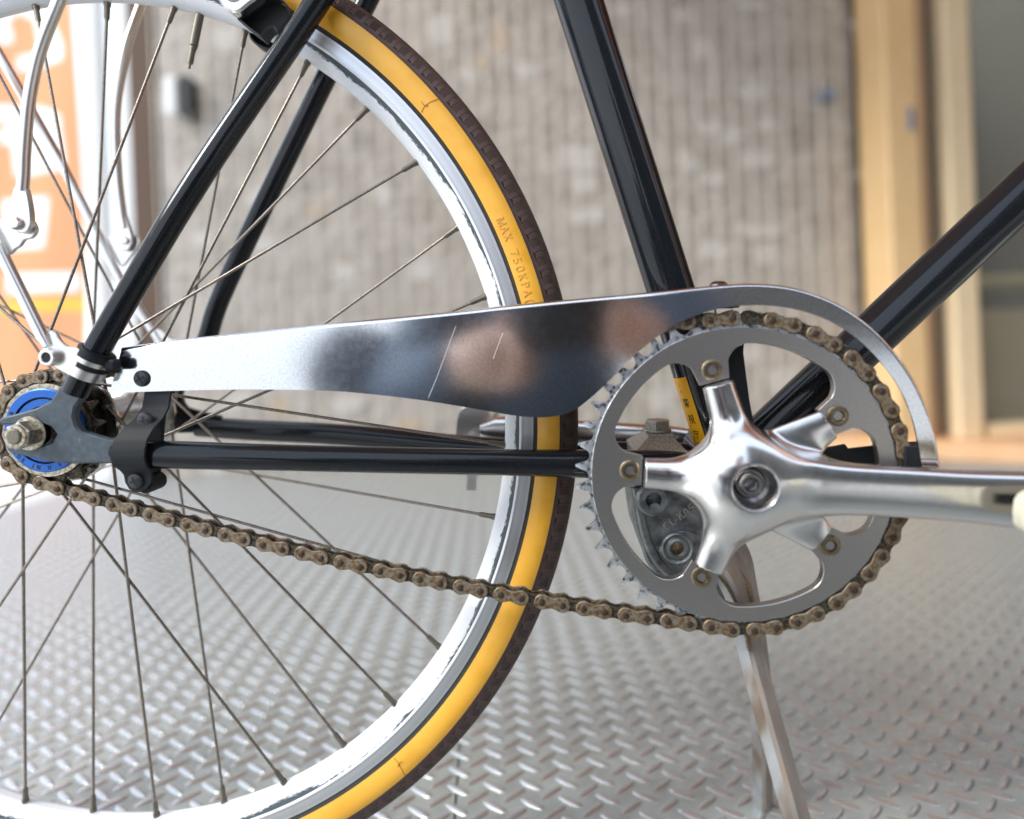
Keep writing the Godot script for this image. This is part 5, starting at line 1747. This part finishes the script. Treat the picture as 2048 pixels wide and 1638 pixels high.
func build_person() -> void:
	var p := hold("person", self)
	tag(p, "person in a dark navy jacket crouching with a camera, mirrored in the chain guard", "person")
	var body := func(q: Vector3) -> float:
		var d := capsule(q, Vector3(0.185, 0.140, 1.020), Vector3(0.225, 0.340, 0.920), 0.15, 0.155)
		d = smin(d, capsule(q, Vector3(0.085, 0.460, 0.860), Vector3(0.385, 0.460, 0.860), 0.085, 0.085), 0.09)
		d = smin(d, capsule(q, Vector3(0.055, 0.450, 0.850), Vector3(0.025, 0.270, 0.660), 0.062, 0.05), 0.04)
		d = smin(d, capsule(q, Vector3(0.025, 0.270, 0.660), Vector3(0.14, 0.325, 0.535), 0.05, 0.036), 0.03)
		d = smin(d, capsule(q, Vector3(0.415, 0.450, 0.850), Vector3(0.555, 0.280, 0.720), 0.062, 0.05), 0.04)
		d = smin(d, capsule(q, Vector3(0.555, 0.280, 0.720), Vector3(0.405, 0.345, 0.565), 0.05, 0.036), 0.03)
		return d
	var mb := MB.new()
	nets(body, Vector3(-0.115, -0.050, 0.450), Vector3(0.705, 0.620, 1.250), 0.014, mb)
	put("jacket", p, [[mb, M.jacket]], 1.0)
	var legs := func(q: Vector3) -> float:
		var d := capsule(q, Vector3(0.125, 0.120, 1.020), Vector3(-0.075, 0.300, 0.720), 0.1, 0.075)
		d = smin(d, capsule(q, Vector3(-0.075, 0.300, 0.720), Vector3(-0.055, 0.060, 0.960), 0.07, 0.05), 0.03)
		d = smin(d, capsule(q, Vector3(0.265, 0.120, 1.020), Vector3(0.585, 0.200, 0.860), 0.1, 0.075), 0.03)
		d = smin(d, capsule(q, Vector3(0.585, 0.200, 0.860), Vector3(0.485, 0.060, 1.120), 0.07, 0.05), 0.03)
		d = smin(d, capsule(q, Vector3(-0.055, 0.045, 0.980), Vector3(-0.075, 0.035, 0.800), 0.045, 0.035), 0.03)
		return smin(d, capsule(q, Vector3(0.485, 0.045, 1.140), Vector3(0.505, 0.035, 0.980), 0.045, 0.035), 0.03)
	mb = MB.new()
	nets(legs, Vector3(-0.215, -0.020, 0.600), Vector3(0.745, 0.420, 1.250), 0.014, mb)
	put("trousers", p, [[mb, M.trousers]], 1.0)
	var head := func(q: Vector3) -> float:
		var c := Vector3(0.285, 0.630, 0.790)
		var e := (q - c) / Vector3(0.075, 0.105, 0.092)
		var d := (e.length() - 1.0) * 0.08
		d = smin(d, capsule(q, c + Vector3(0.0, -0.05, -0.045), c + Vector3(0, -0.075, -0.05), 0.04, 0.034), 0.03)
		d = smin(d, capsule(q, c + Vector3(0, 0.005, -0.088), c + Vector3(0, -0.028, -0.104), 0.010, 0.014), 0.012)
		for s in [-1.0, 1.0]:
			d = smin(d, capsule(q, c + Vector3(s * 0.076, 0.01, 0.0), c + Vector3(s * 0.076, -0.025, -0.005), 0.014, 0.010), 0.008)
			d = maxf(d, -(q.distance_to(c + Vector3(s * 0.03, 0.012, -0.1)) - 0.016))
		d = smin(d, capsule(q, c + Vector3(0, -0.06, 0.02), Vector3(0.255, 0.48, 0.86), 0.05, 0.06), 0.03)
		return d
	mb = MB.new()
	nets(head, Vector3(0.135, 0.420, 0.640), Vector3(0.425, 0.780, 0.960), 0.006, mb)
	put("head", p, [[mb, M.skin]], 1.0)
	var hair := func(q: Vector3) -> float:
		var c := Vector3(0.285, 0.648, 0.805)
		var e := (q - c) / Vector3(0.086, 0.108, 0.096)
		return maxf((e.length() - 1.0) * 0.085, -(q - c - Vector3(0, -0.02, -0.03)).dot(Vector3(0, 0.75, 0.66)))
	mb = MB.new()
	nets(hair, Vector3(0.165, 0.500, 0.680), Vector3(0.405, 0.790, 0.930), 0.007, mb)
	put("hair", p, [[mb, M.hair]], 1.0)
	for s in [-1.0, 1.0]:
		var w := Vector3(0.145, 0.325, 0.53) if s < 0 else Vector3(0.405, 0.345, 0.56)
		var g := Vector3(0.235, 0.335, 0.505) if s < 0 else Vector3(0.365, 0.365, 0.50)
		var hand := func(q: Vector3) -> float:
			var m := w.lerp(g, 0.5)
			var d := capsule(q, w, m, 0.026, 0.032)
			d = smin(d, capsule(q, m, w.lerp(g, 0.62), 0.032, 0.03), 0.02)
			var across := Vector3(0, 1, 0.25).normalized()
			for k in 4:
				var r := m + across * (k - 1.5) * 0.019 + (g - m) * 0.25
				var kn := r + (g - w).normalized() * (0.034 + 0.006 * (1.5 - absf(k - 1.5))) + Vector3(0, 0, -0.012)
				d = smin(d, capsule(q, r, kn, 0.0095, 0.009), 0.006)
				d = smin(d, capsule(q, kn, kn + Vector3(-s * 0.016, 0.0, 0.026), 0.009, 0.0075), 0.004)
			d = smin(d, capsule(q, m + across * 0.03, m + across * 0.05 + (g - m) * 0.7, 0.012, 0.009), 0.01)
			return d
		mb = MB.new()
		nets(hand, w.min(g) - Vector3(0.09, 0.09, 0.09), w.max(g) + Vector3(0.09, 0.09, 0.09), 0.0045, mb)
		put("hand", p, [[mb, M.skin]], 1.0)
	var c := hold("camera", self)
	tag(c, "black camera held by the crouching person", "camera")
	mb = MB.new()
	box(mb, Vector3(0.235, 0.34, 0.492), Vector3(0.362, 0.43, 0.54), 0.008)
	put("body", c, [[mb, M.black]], 1.0)
	mb = MB.new()
	lathe(mb, [Vector2(0.03, -0.03), Vector2(0.034, -0.006), Vector2(0.034, 0.0), Vector2(0.03, 0.003), Vector2(0.0, 0.001)], Vector3(), 32)
	mb.xform(Transform3D(Basis(Vector3.UP, PI), Vector3(0.297, 0.379, 0.462)))
	put("lens", c, [[mb, M.black]], 1.0)

# ---------------------------------------------------------------- the scene

func _ready() -> void:
	var cam := Camera3D.new()
	cam.name = "camera_view"
	var roll := deg_to_rad(2.2)
	var attr := CameraAttributesPhysical.new()
	attr.frustum_focal_length = 18.6
	attr.exposure_aperture = 1.7
	attr.frustum_focus_distance = 0.412
	attr.frustum_near = 0.02
	attr.frustum_far = 200.0
	cam.attributes = attr
	cam.projection = Camera3D.PROJECTION_FRUSTUM
	cam.near = 0.02
	cam.far = 200.0
	cam.size = 2.0 * 0.02 * 819.0 / 1270.0
	cam.frustum_offset = Vector2(0, -0.02 * 119.0 / 1270.0)
	cam.transform = Transform3D(Basis(Vector3(cos(roll), -sin(roll), 0), Vector3(sin(roll), cos(roll), 0), Vector3(0, 0, 1)), Vector3(0.29702, 0.37877, 0.45386))
	add_child(cam)
	cam.make_current()

	var env := Environment.new()
	env.background_mode = Environment.BG_SKY
	var sky := ProceduralSkyMaterial.new()
	sky.sky_top_color = Color(0.80, 0.86, 0.95)
	sky.sky_horizon_color = Color(0.94, 0.965, 1.0)
	sky.sky_curve = 0.2
	sky.ground_bottom_color = Color(0.55, 0.54, 0.52)
	sky.ground_horizon_color = Color(0.85, 0.85, 0.84)
	env.sky = Sky.new()
	env.sky.sky_material = sky
	env.background_energy_multiplier = 1.0
	env.tonemap_mode = Environment.TONE_MAPPER_LINEAR
	env.tonemap_exposure = 2.25
	env.sdfgi_enabled = true
	env.ssao_enabled = true
	env.ssil_enabled = true
	var we := WorldEnvironment.new()
	we.name = "surrounding_light"
	we.environment = env
	add_child(we)

	var sun := DirectionalLight3D.new()
	sun.name = "overcast_sun"
	sun.light_energy = 0.5
	sun.light_angular_distance = 20.0
	sun.light_color = Color(1.0, 0.99, 0.97)
	sun.shadow_enabled = true
	sun.transform = Transform3D(Basis.looking_at(Vector3(0.75, -0.62, -0.35)), Vector3(0, 5, 0))
	add_child(sun)

	make_materials()
	build_floor()
	build_wall()
	build_door()
	build_left()
	build_front()

	bike = hold("bicycle", self)
	tag(bike, "black bicycle with amber walled rear tyre, polished chain guard and rusty chain", "bicycle")
	bike.transform = Transform3D(Basis(Vector3(0.99686, -0.01605, 0.07748), Vector3(0.0129, 0.99908, 0.04101), Vector3(-0.07807, -0.03988, 0.99615)).orthonormalized(), Vector3(0, 0.34073, 0))
	build_frame()
	build_wheel()
	build_freewheel()
	build_chain()
	build_cranks()
	tag(pedal(V(607, -43.5, 86), 1.0, -0.03), "cream plastic pedal at the end of the near crank")
	tag(pedal(V(258, -34, -80), -1.0, 1.5, 28.0), "metal pedal of the far crank")
	build_guard()
	build_rack()
	build_brake()
	build_stand()
	build_person()
